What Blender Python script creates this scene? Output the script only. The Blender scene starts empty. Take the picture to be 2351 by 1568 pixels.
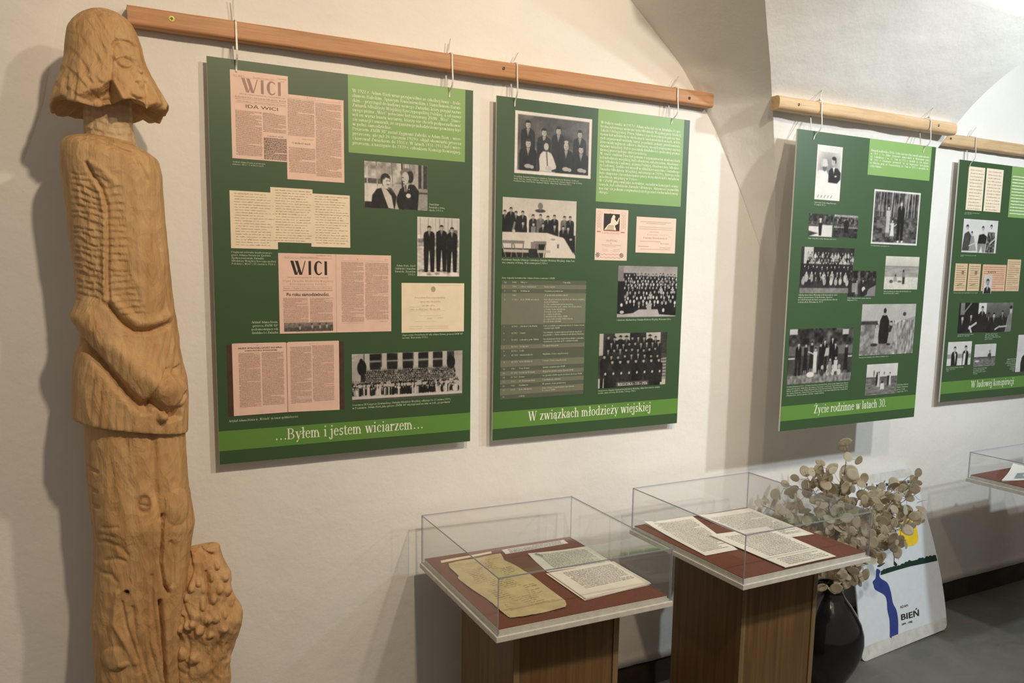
import bpy, bmesh, math, random
import numpy as np
from mathutils import Matrix, Vector
random.seed(7); RNG = np.random.default_rng(7)
scene = bpy.context.scene
COL = scene.collection
LEGS=[(-0.3045, -1.4616, -0.1167, -1.5067), (-0.305, -1.3538, -0.108, -1.3954), (-0.3075, -1.3121, -0.1036, -1.3529), (-0.301, -1.2662, -0.0981, -1.3042), (-0.2962, -1.22, -0.0935, -1.2556), (-0.2916, -1.139, -0.0887, -1.1701), (-0.2918, -1.104, -0.0846, -1.1339), (-0.2945, -1.0679, -0.0775, -1.0971), (-0.296, -1.026, -0.0828, -1.0524), (-0.2991, -0.9803, -0.0879, -1.0038), (-0.2976, -0.9284, -0.089, -0.9361), (-0.2983, -0.8707, -0.0907, -0.8877), (-0.2975, -0.8175, -0.0899, -0.8368)]
TUNIC=[(-0.2917, -0.8396, -0.0965, -0.8622), (-0.3171, -0.8377, -0.0856, -0.8787), (-0.3219, -0.8324, -0.0832, -0.8768), (-0.3192, -0.7751, -0.0803, -0.8063), (-0.3144, -0.7251, -0.0815, -0.7567), (-0.3086, -0.6954, -0.0888, -0.7206), (-0.3018, -0.6726, -0.0942, -0.6878), (-0.2959, -0.6382, -0.0962, -0.6654), (-0.3018, -0.6048, -0.1043, -0.6039), (-0.3025, -0.5668, -0.1076, -0.567), (-0.3019, -0.5207, -0.1098, -0.5274), (-0.3057, -0.461, -0.1124, -0.4733), (-0.3103, -0.3872, -0.1171, -0.3907), (-0.3146, -0.3354, -0.119, -0.333), (-0.3174, -0.2866, -0.1196, -0.2996), (-0.3166, -0.2613, -0.1255, -0.2676), (-0.3128, -0.2422, -0.1376, -0.2582), (-0.3043, -0.2315, -0.1504, -0.2498), (-0.2877, -0.2242, -0.1659, -0.2435), (-0.2713, -0.2223, -0.1742, -0.2349)]
NECK=[(-0.2722, -0.2414, -0.1645, -0.2528), (-0.2706, -0.224, -0.1684, -0.2419), (-0.2707, -0.2096, -0.1713, -0.2049), (-0.2684, -0.1949, -0.1721, -0.1827), (-0.2612, -0.1276, -0.1747, -0.1204)]
HEAD=[(-0.2405, -0.1262, -0.1877, -0.1256), (-0.2656, -0.1344, -0.1666, -0.1314), (-0.3006, -0.157, -0.1369, -0.1504), (-0.3285, -0.1724, -0.1029, -0.1609), (-0.331, -0.1674, -0.0995, -0.1549), (-0.33, -0.1558, -0.1073, -0.1351), (-0.3224, -0.1303, -0.1188, -0.1131), (-0.309, -0.1005, -0.1342, -0.0807), (-0.3042, -0.0841, -0.1415, -0.0651), (-0.2994, -0.0677, -0.1451, -0.0473), (-0.2953, -0.033, -0.1532, -0.0129), (-0.2907, -0.0036, -0.1657, 0.016), (-0.2804, 0.0128, -0.1804, 0.029), (-0.2636, 0.0285, -0.2001, 0.0384), (-0.247, 0.0372, -0.2182, 0.0418), (-0.2363, 0.0407, -0.2297, 0.0417)]
SHEAF=[(-0.1458, -1.4997, -0.0115, -1.532), (-0.1454, -1.434, -0.0065, -1.465), (-0.1464, -1.4105, -0.0017, -1.4419), (-0.1469, -1.3706, 0.0066, -1.4024), (-0.1476, -1.3375, 0.0189, -1.3706), (-0.1482, -1.3014, 0.0251, -1.3342), (-0.1425, -1.2741, 0.0094, -1.3018), (-0.1369, -1.2523, 0.0008, -1.2766), (-0.1259, -1.2119, -0.004, -1.2321), (-0.1153, -1.1844, -0.0183, -1.1997), (-0.1002, -1.1662, -0.0265, -1.1719), (-0.0738, -1.1626, -0.0302, -1.1615), (-0.0461, -1.1591, -0.0361, -1.1584)]
FEAT={'head': [('g', [(-0.2025, -0.0351), (-0.2078, -0.0468), (-0.2101, -0.0641), (-0.2128, -0.0899), (-0.2161, -0.1116), (-0.2184, -0.1273)], 0.0033, 0.005), ('g', [(-0.2078, -0.0468), (-0.197, -0.0351), (-0.1769, -0.0331), (-0.1634, -0.0389)], 0.0033, 0.006), ('r', [(-0.2024, -0.0707), (-0.1878, -0.0636), (-0.1759, -0.0671)], 0.0058, 0.005), ('e', [(-0.1885, -0.0817)], 0.0141, 0.0108, 0.004), ('o', [(-0.1885, -0.0817)], 0.0141, 0.0108, 0.0035), ('g', [(-0.1855, -0.0667), (-0.1849, -0.0906)], 0.0018, 0.005), ('e', [(-0.1614, -0.0911)], 0.0075, 0.0075, 0.004), ('o', [(-0.1614, -0.0911)], 0.0083, 0.0083, 0.003), ('r', [(-0.1735, -0.0677), (-0.1666, -0.0969), (-0.1585, -0.1202)], 0.0075, 0.008), ('e', [(-0.1659, -0.1202)], 0.005, 0.005, -0.007), ('g', [(-0.1744, -0.1507), (-0.1673, -0.1551), (-0.1599, -0.1543)], 0.0033, 0.005), ('r', [(-0.1774, -0.144), (-0.167, -0.1472), (-0.1588, -0.1472)], 0.0041, 0.003), ('r', [(-0.1822, -0.1628), (-0.1702, -0.1667), (-0.1578, -0.1637)], 0.0058, 0.004), ('r', [(-0.1474, -0.1075), (-0.1321, -0.1407), (-0.118, -0.1656)], 0.0083, 0.005), ('g', [(-0.1518, -0.1167), (-0.1446, -0.1421), (-0.1471, -0.1643)], 0.005, 0.006), ('h', [(-0.1454, -0.1641), (-0.1202, -0.1579), (-0.1148, -0.1714), (-0.1458, -0.1747)], 0.005, 0.008), ('h', [(-0.2723, -0.1624), (-0.2611, -0.1544), (-0.2356, -0.1438), (-0.216, -0.127), (-0.2073, -0.1466), (-0.2002, -0.1682), (-0.2136, -0.1817), (-0.2408, -0.188), (-0.2656, -0.1854)], 0.0058, 0.034), ('r', [(-0.2113, -0.1282), (-0.201, -0.1484), (-0.1908, -0.1733)], 0.005, 0.005), ('g', [(-0.2396, -0.1613), (-0.222, -0.1568), (-0.2083, -0.1708)], 0.0033, 0.008), ('g', [(-0.2978, -0.1217), (-0.3013, -0.1472), (-0.3077, -0.1714)], 0.0041, 0.004), ('g', [(-0.2784, -0.1151), (-0.282, -0.1407), (-0.2887, -0.1693)], 0.0033, 0.004), ('g', [(-0.2595, -0.1212), (-0.2508, -0.1328), (-0.2326, -0.129)], 0.0041, 0.004)], 'tunic': [('g', [(-0.2751, -0.2384), (-0.2533, -0.239), (-0.226, -0.2479), (-0.2024, -0.2581), (-0.1823, -0.2635)], 0.0041, 0.006), ('g', [(-0.2689, -0.2903), (-0.2591, -0.3139), (-0.2449, -0.3339), (-0.2347, -0.3738), (-0.2366, -0.4539), (-0.2406, -0.526), (-0.2402, -0.5731)], 0.0041, 0.008), ('r', [(-0.2567, -0.3311), (-0.245, -0.3523), (-0.2415, -0.4007), (-0.2439, -0.472), (-0.2471, -0.5441), (-0.2461, -0.5759)], 0.005, 0.005), ('r', [(-0.2634, -0.2882), (-0.2366, -0.308), (-0.2199, -0.3288)], 0.0075, 0.004), ('g', [(-0.2438, -0.5804), (-0.2176, -0.6183), (-0.1933, -0.6373), (-0.1638, -0.6389), (-0.1245, -0.6265)], 0.0058, 0.014), ('r', [(-0.2304, -0.5714), (-0.2085, -0.6009), (-0.1859, -0.6198), (-0.1588, -0.6202), (-0.1256, -0.6075)], 0.0099, 0.008), ('r', [(-0.2855, -0.6118), (-0.2517, -0.6489), (-0.2044, -0.7015), (-0.1621, -0.7507)], 0.0282, 0.02), ('g', [(-0.2935, -0.6651), (-0.2585, -0.7104), (-0.2155, -0.7687), (-0.1896, -0.7969), (-0.1689, -0.7944)], 0.0091, 0.026000000000000002), ('g', [(-0.1306, -0.7226), (-0.1461, -0.742), (-0.16, -0.7652), (-0.1659, -0.784)], 0.0033, 0.009000000000000001), ('e', [(-0.1264, -0.7768)], 0.0348, 0.0431, 0.022), ('g', [(-0.1653, -0.7908), (-0.146, -0.8094), (-0.1223, -0.8091), (-0.0999, -0.7812)], 0.005, 0.014), ('e', [(-0.1467, -0.8268)], 0.0108, 0.0124, 0.018000000000000002), ('h', [(-0.1366, -0.8159), (-0.1116, -0.8078), (-0.1053, -0.8337), (-0.1339, -0.8375)], 0.0041, 0.018000000000000002), ('h', [(-0.189, -0.8046), (-0.1691, -0.7982), (-0.1706, -0.8154), (-0.1878, -0.8162)], 0.0041, 0.012), ('g', [(-0.1196, -0.7336), (-0.1121, -0.7727), (-0.1081, -0.812)], 0.0033, 0.005), ('g', [(-0.1032, -0.7209), (-0.1149, -0.7262), (-0.1216, -0.7413)], 0.0033, 0.008), ('g', [(-0.1756, -0.2603), (-0.1661, -0.2897), (-0.1555, -0.3157)], 0.0041, 0.003), ('e', [(-0.1653, -0.5253)], 0.0414, 0.0912, 0.008)], 'legs': [('g', [(-0.1655, -0.8419), (-0.1652, -0.9247), (-0.1669, -0.9934), (-0.156, -1.0545)], 0.0075, 0.007), ('g', [(-0.1514, -1.0501), (-0.1573, -1.1146), (-0.1601, -1.1648), (-0.1548, -1.2167), (-0.1456, -1.2369)], 0.0022, 0.016), ('g', [(-0.166, -1.2516), (-0.1627, -1.308), (-0.1605, -1.371), (-0.1558, -1.4436), (-0.1549, -1.5205)], 0.0033, 0.026000000000000002), ('o', [(-0.1899, -1.0212)], 0.0108, 0.0166, 0.004), ('g', [(-0.1985, -1.0192), (-0.1882, -1.0234), (-0.1813, -1.0263)], 0.0017, 0.004), ('e', [(-0.2334, -1.2198)], 0.005, 0.005, -0.014), ('g', [(-0.1814, -1.1866), (-0.1816, -1.263), (-0.1759, -1.3468), (-0.1595, -1.4449)], 0.0025, 0.004), ('g', [(-0.1984, -1.1938), (-0.1983, -1.2803), (-0.1914, -1.3538), (-0.1708, -1.4527)], 0.0025, 0.004), ('g', [(-0.2227, -1.2551), (-0.2191, -1.317), (-0.2058, -1.3817), (-0.1891, -1.4588)], 0.0033, 0.005), ('g', [(-0.2438, -1.241), (-0.2373, -1.2928), (-0.2164, -1.3793), (-0.2042, -1.455)], 0.0033, 0.005), ('r', [(-0.2515, -1.2195), (-0.2604, -1.2881), (-0.2433, -1.3323), (-0.2238, -1.3879)], 0.0066, 0.006), ('g', [(-0.2838, -1.0906), (-0.2711, -1.0857), (-0.2528, -1.0904)], 0.0041, 0.0025), ('g', [(-0.287, -1.1067), (-0.2676, -1.1019), (-0.2427, -1.1136), (-0.229, -1.1336)], 0.005, 0.003), ('g', [(-0.2704, -1.0702), (-0.245, -1.068)], 0.0041, 0.0025), ('g', [(-0.2696, -1.1468), (-0.2524, -1.1407), (-0.2356, -1.1474)], 0.005, 0.003), ('g', [(-0.2918, -1.1746), (-0.2626, -1.1796), (-0.2521, -1.1944)], 0.005, 0.003), ('e', [(-0.2624, -1.374)], 0.0282, 0.0298, 0.008), ('e', [(-0.2457, -1.3881)], 0.0116, 0.0083, 0.005), ('e', [(-0.1214, -1.039)], 0.0282, 0.0414, 0.007), ('g', [(-0.1377, -1.1176), (-0.1329, -1.1591), (-0.1368, -1.22)], 0.005, 0.005), ('g', [(-0.2949, -1.0262), (-0.2809, -1.0261)], 0.0041, 0.005), ('g', [(-0.2956, -0.9877), (-0.2818, -0.9913)], 0.0041, 0.005), ('g', [(-0.2951, -0.9402), (-0.2798, -0.9466)], 0.0041, 0.005)], 'sheaf': [('g', [(-0.0834, -1.132), (-0.0704, -1.164), (-0.0426, -1.1789)], 0.0033, 0.008), ('g', [(-0.0974, -1.136), (-0.0942, -1.2068), (-0.1159, -1.2757), (-0.1038, -1.3306)], 0.0041, 0.007), ('e', [(-0.0375, -1.2008)], 0.0075, 0.0124, 0.011), ('e', [(-0.0515, -1.2247)], 0.0066, 0.0124, 0.011), ('e', [(-0.0231, -1.2318)], 0.0075, 0.0116, 0.011), ('e', [(-0.0363, -1.257)], 0.0075, 0.0116, 0.01), ('e', [(-0.0493, -1.2779)], 0.0075, 0.0116, 0.01), ('e', [(-0.0163, -1.2681)], 0.0075, 0.0124, 0.009000000000000001), ('e', [(-0.0952, -1.2399)], 0.0083, 0.0133, 0.009000000000000001), ('e', [(-0.0801, -1.2322)], 0.0075, 0.0099, 0.007), ('e', [(-0.1205, -1.2769)], 0.0083, 0.0182, 0.008), ('e', [(-0.1089, -1.2614)], 0.0066, 0.0124, 0.008), ('e', [(-0.0742, -1.2837)], 0.0075, 0.0149, 0.008), ('e', [(-0.1038, -1.3285)], 0.0149, 0.0116, 0.014), ('e', [(-0.0837, -1.3453)], 0.0116, 0.0116, 0.012), ('e', [(-0.1245, -1.3368)], 0.0116, 0.0099, 0.01), ('e', [(-0.0468, -1.321)], 0.0099, 0.0116, 0.01), ('e', [(-0.0254, -1.3145)], 0.0075, 0.0124, 0.009000000000000001), ('e', [(-0.0659, -1.3224)], 0.0083, 0.0116, 0.01), ('e', [(-0.1202, -1.4011)], 0.0116, 0.0149, 0.012), ('e', [(-0.0991, -1.4144)], 0.0149, 0.0149, 0.012), ('e', [(-0.1395, -1.4232)], 0.0099, 0.0116, 0.009000000000000001), ('e', [(-0.0073, -1.2912)], 0.0075, 0.0166, 0.008), ('e', [(-0.0332, -1.3505)], 0.0099, 0.0083, 0.009000000000000001), ('e', [(-0.0623, -1.3605)], 0.0099, 0.0083, 0.008), ('g', [(-0.0625, -1.2122), (-0.061, -1.2863), (-0.0708, -1.3587)], 0.0033, 0.008), ('g', [(-0.1179, -1.3067), (-0.1056, -1.3831), (-0.1117, -1.4542)], 0.0033, 0.006), ('g', [(-0.0579, -1.3721), (-0.0589, -1.4669)], 0.0033, 0.004), ('g', [(-0.0386, -1.3709), (-0.0396, -1.4715)], 0.0033, 0.004), ('e', [(-0.1072, -1.3467)], 0.0033, 0.0041, -0.012)]}
PX=0.000829
SCA=[(-0.2953, -0.3077), (-0.2364, -0.3036), (-0.2442, -0.5713), (-0.3025, -0.5711)]
SCB=[(-0.2318, -0.3252), (-0.2071, -0.3324), (-0.1971, -0.5256), (-0.1707, -0.5995), (-0.209, -0.6129), (-0.2402, -0.5713)]
RIDGE=[(1.4462, -0.3695, 0.2748), (1.5427, -0.2915, 0.1926), (1.6125, -0.2345, 0.1327), (1.6812, -0.1763, 0.0713), (1.7209, -0.1485, 0.0014), (1.7616, -0.1203, -0.0757), (1.7818, -0.1055, -0.118), (1.3888, -0.4143, 0.3219), (1.3249, -0.463, 0.3731), (1.2561, -0.5143, 0.4272)]
REDGE=[(2.5338, -0.1165, -0.0863), (2.5693, -0.1398, -0.0218), (2.5936, -0.1579, 0.026), (2.6189, -0.1848, 0.0803), (2.6225, -0.2372, 0.1355), (2.6353, -0.2825, 0.1832), (2.6587, -0.3278, 0.2308), (2.6931, -0.3673, 0.2724), (2.7351, -0.4129, 0.3204), (2.8032, -0.4721, 0.3827)]
ZF1,ZF2=-1.3255,-1.3037
PAP={'old': [(0.5875, -0.138), (0.7566, -0.1292), (0.7441, -0.1791), (0.7534, -0.2573), (0.7572, -0.3184), (0.7504, -0.5056), (0.7444, -0.525), (0.7312, -0.5406), (0.6513, -0.544), (0.6179, -0.5459), (0.5799, -0.5337), (0.5771, -0.5117), (0.5762, -0.4817), (0.5784, -0.4032), (0.5667, -0.3172), (0.5692, -0.2481), (0.5767, -0.2309), (0.577, -0.172)], 'oldq': [(0.5875, -0.138), (0.7566, -0.1292), (0.7485, -0.5182), (0.5799, -0.5337)], 'labA': [(0.5784, -0.1028), (0.742, -0.0965), (0.7374, -0.1102), (0.5733, -0.1198)], 'labB': [(0.7765, -0.0981), (0.9901, -0.1002), (0.988, -0.1325), (0.7709, -0.1348)], 'typ': [(0.827, -0.1678), (1.0244, -0.1812), (1.017, -0.328), (0.8102, -0.3121)], 'bun': [(0.8045, -0.329), (1.0173, -0.3341), (1.0153, -0.5092), (0.8019, -0.5196)], 'clip': [(0.8424, -0.191), (0.8394, -0.2157)], 'A': [(1.2743, -0.131), (1.4706, -0.1369), (1.3779, -0.4529), (1.2559, -0.4509)], 'B': [(1.4836, -0.143), (1.715, -0.1447), (1.7006, -0.4471), (1.4924, -0.4245)], 'C': [(1.3834, -0.322), (1.608, -0.3369), (1.594, -0.6254), (1.3909, -0.6265)], 'stap': [(1.304, -0.1404), (1.3046, -0.1568)]}
BD=[(2.2656, -0.224, -1.9604), (2.2959, -0.135, -1.6479), (2.2929, -0.05, -1.2845), (2.8148, -0.195, -1.9481), (2.8441, -0.105, -1.6747), (2.7308, -0.03, -1.2851)]
DEC={'river': [(0.2497, 0.5079), (0.2904, 0.4919), (0.2715, 0.4701), (0.2865, 0.4486), (0.3506, 0.417), (0.3765, 0.3603), (0.385, 0.2918), (0.4153, 0.2443), (0.4232, 0.1817), (0.4165, 0.1295), (0.3989, 0.0699), (0.3194, 0.0727), (0.3209, 0.1298), (0.327, 0.1981), (0.3147, 0.2599), (0.3188, 0.318), (0.2952, 0.3543), (0.2095, 0.3935), (0.1929, 0.4234), (0.1899, 0.4435), (0.2255, 0.4593)], 'trees': [(0.2982, 0.4911), (0.357, 0.4969), (0.4406, 0.5004), (0.4896, 0.497), (0.5955, 0.5091), (0.6497, 0.5161), (0.6816, 0.5088), (0.7345, 0.5102), (0.791, 0.5189), (0.8234, 0.5115), (0.8802, 0.5186), (0.9333, 0.516), (0.9971, 0.5159), (0.9906, 0.4818), (0.8286, 0.4812), (0.6544, 0.4825), (0.4831, 0.4773), (0.284, 0.4688)], 'sun': [(0.644, 0.7336), (0.7253, 0.7468), (0.7894, 0.7447), (0.8308, 0.7204), (0.822, 0.6901), (0.822, 0.6508), (0.8024, 0.6204), (0.7563, 0.6001), (0.6841, 0.5982), (0.6071, 0.6032), (0.5755, 0.6311), (0.5792, 0.6773)], 'branch': [(0.6071, 0.6032), (0.536, 0.6203), (0.5013, 0.6201), (0.4732, 0.5927), (0.4613, 0.5224), (0.4879, 0.502), (0.497, 0.5189), (0.4913, 0.5595), (0.4994, 0.5983), (0.5244, 0.6134), (0.5974, 0.6009)], 'leafblue': [(0.2692, 0.9577), (0.3188, 0.9574), (0.3084, 0.9456), (0.2775, 0.9447)], 'adam': [(0.4593, 0.2461), (0.5507, 0.2451), (0.5506, 0.2602), (0.4593, 0.2619)], 'bien': [(0.4585, 0.1711), (0.6686, 0.1638), (0.6737, 0.2189), (0.461, 0.2213)], 'yr': [(0.4597, 0.1376), (0.5836, 0.1327), (0.5826, 0.1477), (0.4585, 0.1505)], 't1': [(0.4249, 0.9287), (0.9943, 0.9218), (1.0102, 0.9383), (0.4315, 0.9456)], 't2': [(0.5602, 0.9051), (0.855, 0.9031), (0.8636, 0.918), (0.5674, 0.9215)], 't3': [(0.5701, 0.8762), (0.9121, 0.8748), (0.9252, 0.8905), (0.5799, 0.8912)], 'strip': [(0.0105, 0.0893), (0.3169, 0.0777), (1.0027, 0.0348), (1.003, -0.0687), (0.0347, -0.0127)]}
BQ=[(1.832, -0.09, -1.323), (1.925, -0.1, -1.266), (1.977, -0.15, -1.211), (1.993, -0.2, -1.145), (2.125, -0.2, -1.126), (2.041, -0.25, -1.21), (2.118, -0.3, -1.23), (2.478, -0.2, -1.262), (2.551, -0.2, -1.331), (2.502, -0.25, -1.381), (2.235, -0.35, -1.399), (2.357, -0.3, -1.465), (2.065, -0.35, -1.313), (1.948, -0.4, -1.389), (2.153, -0.35, -1.5), (1.998, -0.38, -1.534), (1.866, -0.4, -1.52), (1.963, -0.12, -1.446), (2.003, -0.2, -1.379), (1.982, -0.25, -1.282), (1.902, -0.09, -1.397), (2.346, -0.2, -1.307), (2.549, -0.18, -1.301), (2.439, -0.22, -1.373), (2.498, -0.24, -1.444)]
CAM=[[-0.295715, -2.199658, -0.481472], [0.877267, -0.479623, 0.019123], [0.047226, 0.12589, 0.990919], [0.477675, 0.868397, -0.13309]]
R1={'newsA':(52,24,190,234),'newsB':(184,67,331,276),'block':(343,0,676,197),'blocktext':(354,34,664,178),'capA':(52,240,158,251),'let1':(43,312,157,453),'let2':(141,298,247,435),'let3':(242,308,345,444),'capLet':(43,459,151,495),'spread':(157,462,458,669),'fold':(305,463,308,668),'capSpread':(87,634,153,670),'book':(25,694,324,878),'bookpages':(38,691,311,879),'capBook':(25,885,199,894),'band':(1,914,699,965),'title':(138,914,553,950),'phCouple':(385,215,564,337),'capCouple':(568,315,616,339),'phThree':(534,354,661,517),'capThree':(469,485,529,517),'card':(488,536,677,674),'capCard':(490,677,674,692),'phCrowd':(346,729,673,859),'capCrowd':(346,865,638,882)}
R2={'phEight':(59,34,323,211),'capEight':(58,217,315,236),'phDinner':(23,281,275,453),'capDinner':(23,457,273,474),'block':(344,2,676,277),'blocktext':(354,34,665,254),'booklet':(346,298,468,456),'card':(501,316,660,429),'phHall':(437,472,674,636),'capHall':(437,641,656,649),'phSteps':(373,687,643,863),'capSteps':(374,867,621,882),'capTable':(23,511,205,518),'table':(23,521,318,877),'band':(-1,913,697,966),'title':(119,916,587,951)}
R3={'phWedding':(94,41,214,219),'capWedding':(95,225,199,240),'block':(344,0,677,122),'blocktext':(353,34,666,97),'phWalk':(76,266,189,341),'phPair':(195,264,314,341),'capWalk':(76,345,235,351),'phForest':(386,168,635,357),'capForest':(387,361,514,366),'phSchool':(51,376,306,532),'phBench':(288,452,429,542),'phBeach':(472,398,657,517),'capSchool':(48,533,264,565),'capBench':(287,545,410,559),'capBeach':(473,521,646,535),'phField':(367,570,660,754),'capField':(367,758,557,764),'phPicnic':(19,652,332,841),'capPicnic':(21,845,323,882),'phMeadow':(415,788,584,901),'capMeadow':(587,867,652,901),'band':(1,916,697,967),'title':(157,920,536,954)}
R4={'letA':(63,22,172,198),'letB':(183,21,300,198),'capLet':(59,206,224,217),'block':(358,-3,807,215),'phFour':(59,234,294,371),'capFour':(56,381,273,391),'docA':(29,418,110,532),'docB':(118,418,200,532),'docC':(214,419,381,532),'docD':(386,394,485,532),'capDoc':(30,537,354,543),'phArrest':(79,582,267,709),'phHands':(267,582,456,711),'capArr':(82,713,237,726),'capHands':(272,714,439,743),'phTwo':(24,746,185,847),'capTwo':(24,852,170,873),'phFieldman':(208,761,360,858),'capFieldman':(210,862,359,893),'phMan':(518,727,673,895),'capMan':(407,830,518,892),'band':(3,909,893,964),'title':(202,922,518,949)}
FLOOR = -1.96
# ------------------------------------------------------------------ camera, world, lamps, exposure
def setup_camera():
    c, r, u, f = [Vector(v) for v in CAM]
    cd = bpy.data.cameras.new('camera'); ob = bpy.data.objects.new('camera', cd); COL.objects.link(ob)
    cd.sensor_fit = 'HORIZONTAL'; cd.sensor_width = 36.0; cd.lens = 1884.587/2351*36
    cd.shift_x = -40.6/2351; cd.shift_y = 78.5/2351; cd.clip_start = .05
    M = Matrix.Identity(4)
    for i in range(3):
        M[i][0] = r[i]; M[i][1] = u[i]; M[i][2] = -f[i]; M[i][3] = c[i]
    ob.matrix_world = M
    scene.camera = ob
setup_camera()
W = bpy.data.worlds.new('world'); scene.world = W; W.use_nodes = True
W.node_tree.nodes['Background'].inputs[0].default_value = (1.0, .91, .77, 1)
W.node_tree.nodes['Background'].inputs[1].default_value = .235
def lamp(name, loc, target, power, color, size=.05, cone=120, blend=.5):
    d = bpy.data.lights.new(name, 'SPOT'); d.energy = power; d.color = color; d.shadow_soft_size = size
    d.spot_size = math.radians(cone); d.spot_blend = blend
    o = bpy.data.objects.new(name, d); COL.objects.link(o); o.location = loc
    o.rotation_euler = (Vector(target)-Vector(loc)).to_track_quat('-Z', 'Y').to_euler()
lamp('spot_lamp_statue', (.42, -2.2, 1.0), (.08, 0, -.25), 116, (1, .80, .57), cone=92, blend=.85)
lamp('spot_lamp_poster', (1.22, -2.05, .86), (.98, 0, -.84), 97, (1, .86, .66), cone=92, blend=1)
lamp('spot_lamp_corner', (2.2, -1.85, .55), (2.75, 0, -.9), 76, (1, .97, .93), cone=112, blend=.9)
lamp('spot_lamp_window', (3.1, -2.1, .6), (2.72, 0, -.42), 138, (.80, .93, 1), cone=92, blend=.8)
scene.view_settings.view_transform = 'Standard'; scene.view_settings.look = 'None'
scene.view_settings.exposure = 0.0; scene.view_settings.gamma = 1.0
scene.view_settings.use_curve_mapping = False
scene.cycles.transparent_max_bounces = 24

# ------------------------------------------------------------------ helpers
def lin(r, g=None, b=None):
    if g is None: r, g, b = r
    return tuple(((v/255)/12.92 if v/255 <= .04045 else ((v/255+.055)/1.055)**2.4) for v in (r, g, b))
class NT:
    def __init__(s, name):
        s.m = bpy.data.materials.new(name); s.m.use_nodes = True; s.t = s.m.node_tree; s.n = s.t.nodes; s.l = s.t.links
        s.b = s.n['Principled BSDF']; s.out = s.n['Material Output']
    def node(s, kind, **kw):
        n = s.n.new(kind)
        for k, v in kw.items():
            if k in n.bl_rna.properties: setattr(n, k, v)
            else: n.inputs[k].default_value = v
        return n
    def coord(s, scale=(1, 1, 1), out='Object'):
        tc = s.n.new('ShaderNodeTexCoord'); mp = s.n.new('ShaderNodeMapping'); mp.inputs['Scale'].default_value = scale
        s.l.new(tc.outputs[out], mp.inputs[0]); return mp.outputs[0]
    def noise(s, vec, scale, detail=4, rough=.55, dist=0):
        n = s.n.new('ShaderNodeTexNoise'); n.inputs['Scale'].default_value = scale; n.inputs['Detail'].default_value = detail
        n.inputs['Roughness'].default_value = rough; n.inputs['Distortion'].default_value = dist
        s.l.new(vec, n.inputs['Vector']); return n.outputs['Fac']
    def ramp(s, fac, stops):
        r = s.n.new('ShaderNodeValToRGB'); e = r.color_ramp.elements
        while len(e) < len(stops): e.new(.5)
        for k, (p, c) in enumerate(stops): e[k].position = p; e[k].color = (*c, 1)
        s.l.new(fac, r.inputs[0]); return r.outputs[0]
    def mix(s, a, b, fac=.5, mode='MIX'):
        m = s.n.new('ShaderNodeMix'); m.data_type = 'RGBA'; m.blend_type = mode
        for v, i in ((fac, 0), (a, 6), (b, 7)):
            if isinstance(v, bpy.types.NodeSocket): s.l.new(v, m.inputs[i])
            else: m.inputs[i].default_value = v if i == 0 else (*v, 1)
        return m.outputs[2]
    def attr(s, name='tint'):
        a = s.n.new('ShaderNodeVertexColor'); a.layer_name = name; return a.outputs[0]
    def bump(s, h, strength=.3, dist=.01):
        b = s.n.new('ShaderNodeBump'); b.inputs['Strength'].default_value = strength; b.inputs['Distance'].default_value = dist
        s.l.new(h, b.inputs['Height']); 
        last = getattr(s, 'lastb', None)
        if last: s.l.new(last, b.inputs['Normal'])
        s.lastb = b.outputs[0]; s.l.new(b.outputs[0], s.b.inputs['Normal'])
    def base(s, c, rough=.5, spec=.5):
        if isinstance(c, bpy.types.NodeSocket): s.l.new(c, s.b.inputs['Base Color'])
        else: s.b.inputs['Base Color'].default_value = (*c, 1)
        s.b.inputs['Roughness'].default_value = rough; s.b.inputs['Specular IOR Level'].default_value = spec
        return s.m
def flat(name, c, rough=.5, spec=.4, var=0.06, scale=40):
    t = NT(name); v = t.coord(); n = t.noise(v, scale, 3)
    lo = tuple(x*(1-var) for x in c); hi = tuple(min(1, x*(1+var)) for x in c)
    return t.base(t.ramp(n, [(.3, lo), (.7, hi)]), rough, spec)

def new_mesh(name, verts, faces):
    me = bpy.data.meshes.new(name); me.from_pydata([tuple(map(float, v)) for v in verts], [], [tuple(f) for f in faces]); me.update(); return me
def link(name, me, mats, parent=None, smooth=False):
    o = bpy.data.objects.new(name, me); COL.objects.link(o)
    if not isinstance(mats, (list, tuple)): mats = [mats]
    for m in mats: me.materials.append(m)
    if smooth: me.shade_smooth()
    if parent: o.parent = parent
    return o
def obj(name, verts, faces, mats, parent=None, smooth=False): return link(name, new_mesh(name, verts, faces), mats, parent, smooth)
def tag(o, label=None, cat=None, group=None, kind=None):
    for k, v in (('label', label), ('category', cat), ('group', group), ('kind', kind)):
        if v: o[k] = v
    return o
def empty(name, loc, label=None, cat=None, group=None, parent=None, rot=(0, 0, 0)):
    o = bpy.data.objects.new(name, None); COL.objects.link(o); o.location = loc; o.rotation_euler = rot; o.empty_display_size = .05
    if parent: o.parent = parent
    return tag(o, label, cat, group)
def boxbm(bm, lo, hi, mi=0):
    (x0, y0, z0), (x1, y1, z1) = lo, hi
    v = [bm.verts.new(p) for p in ((x0,y0,z0),(x1,y0,z0),(x1,y1,z0),(x0,y1,z0),(x0,y0,z1),(x1,y0,z1),(x1,y1,z1),(x0,y1,z1))]
    fs = [bm.faces.new([v[i] for i in f]) for f in ((0,3,2,1),(4,5,6,7),(0,1,5,4),(1,2,6,5),(2,3,7,6),(3,0,4,7))]
    for f in fs: f.material_index = mi
    return fs
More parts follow.
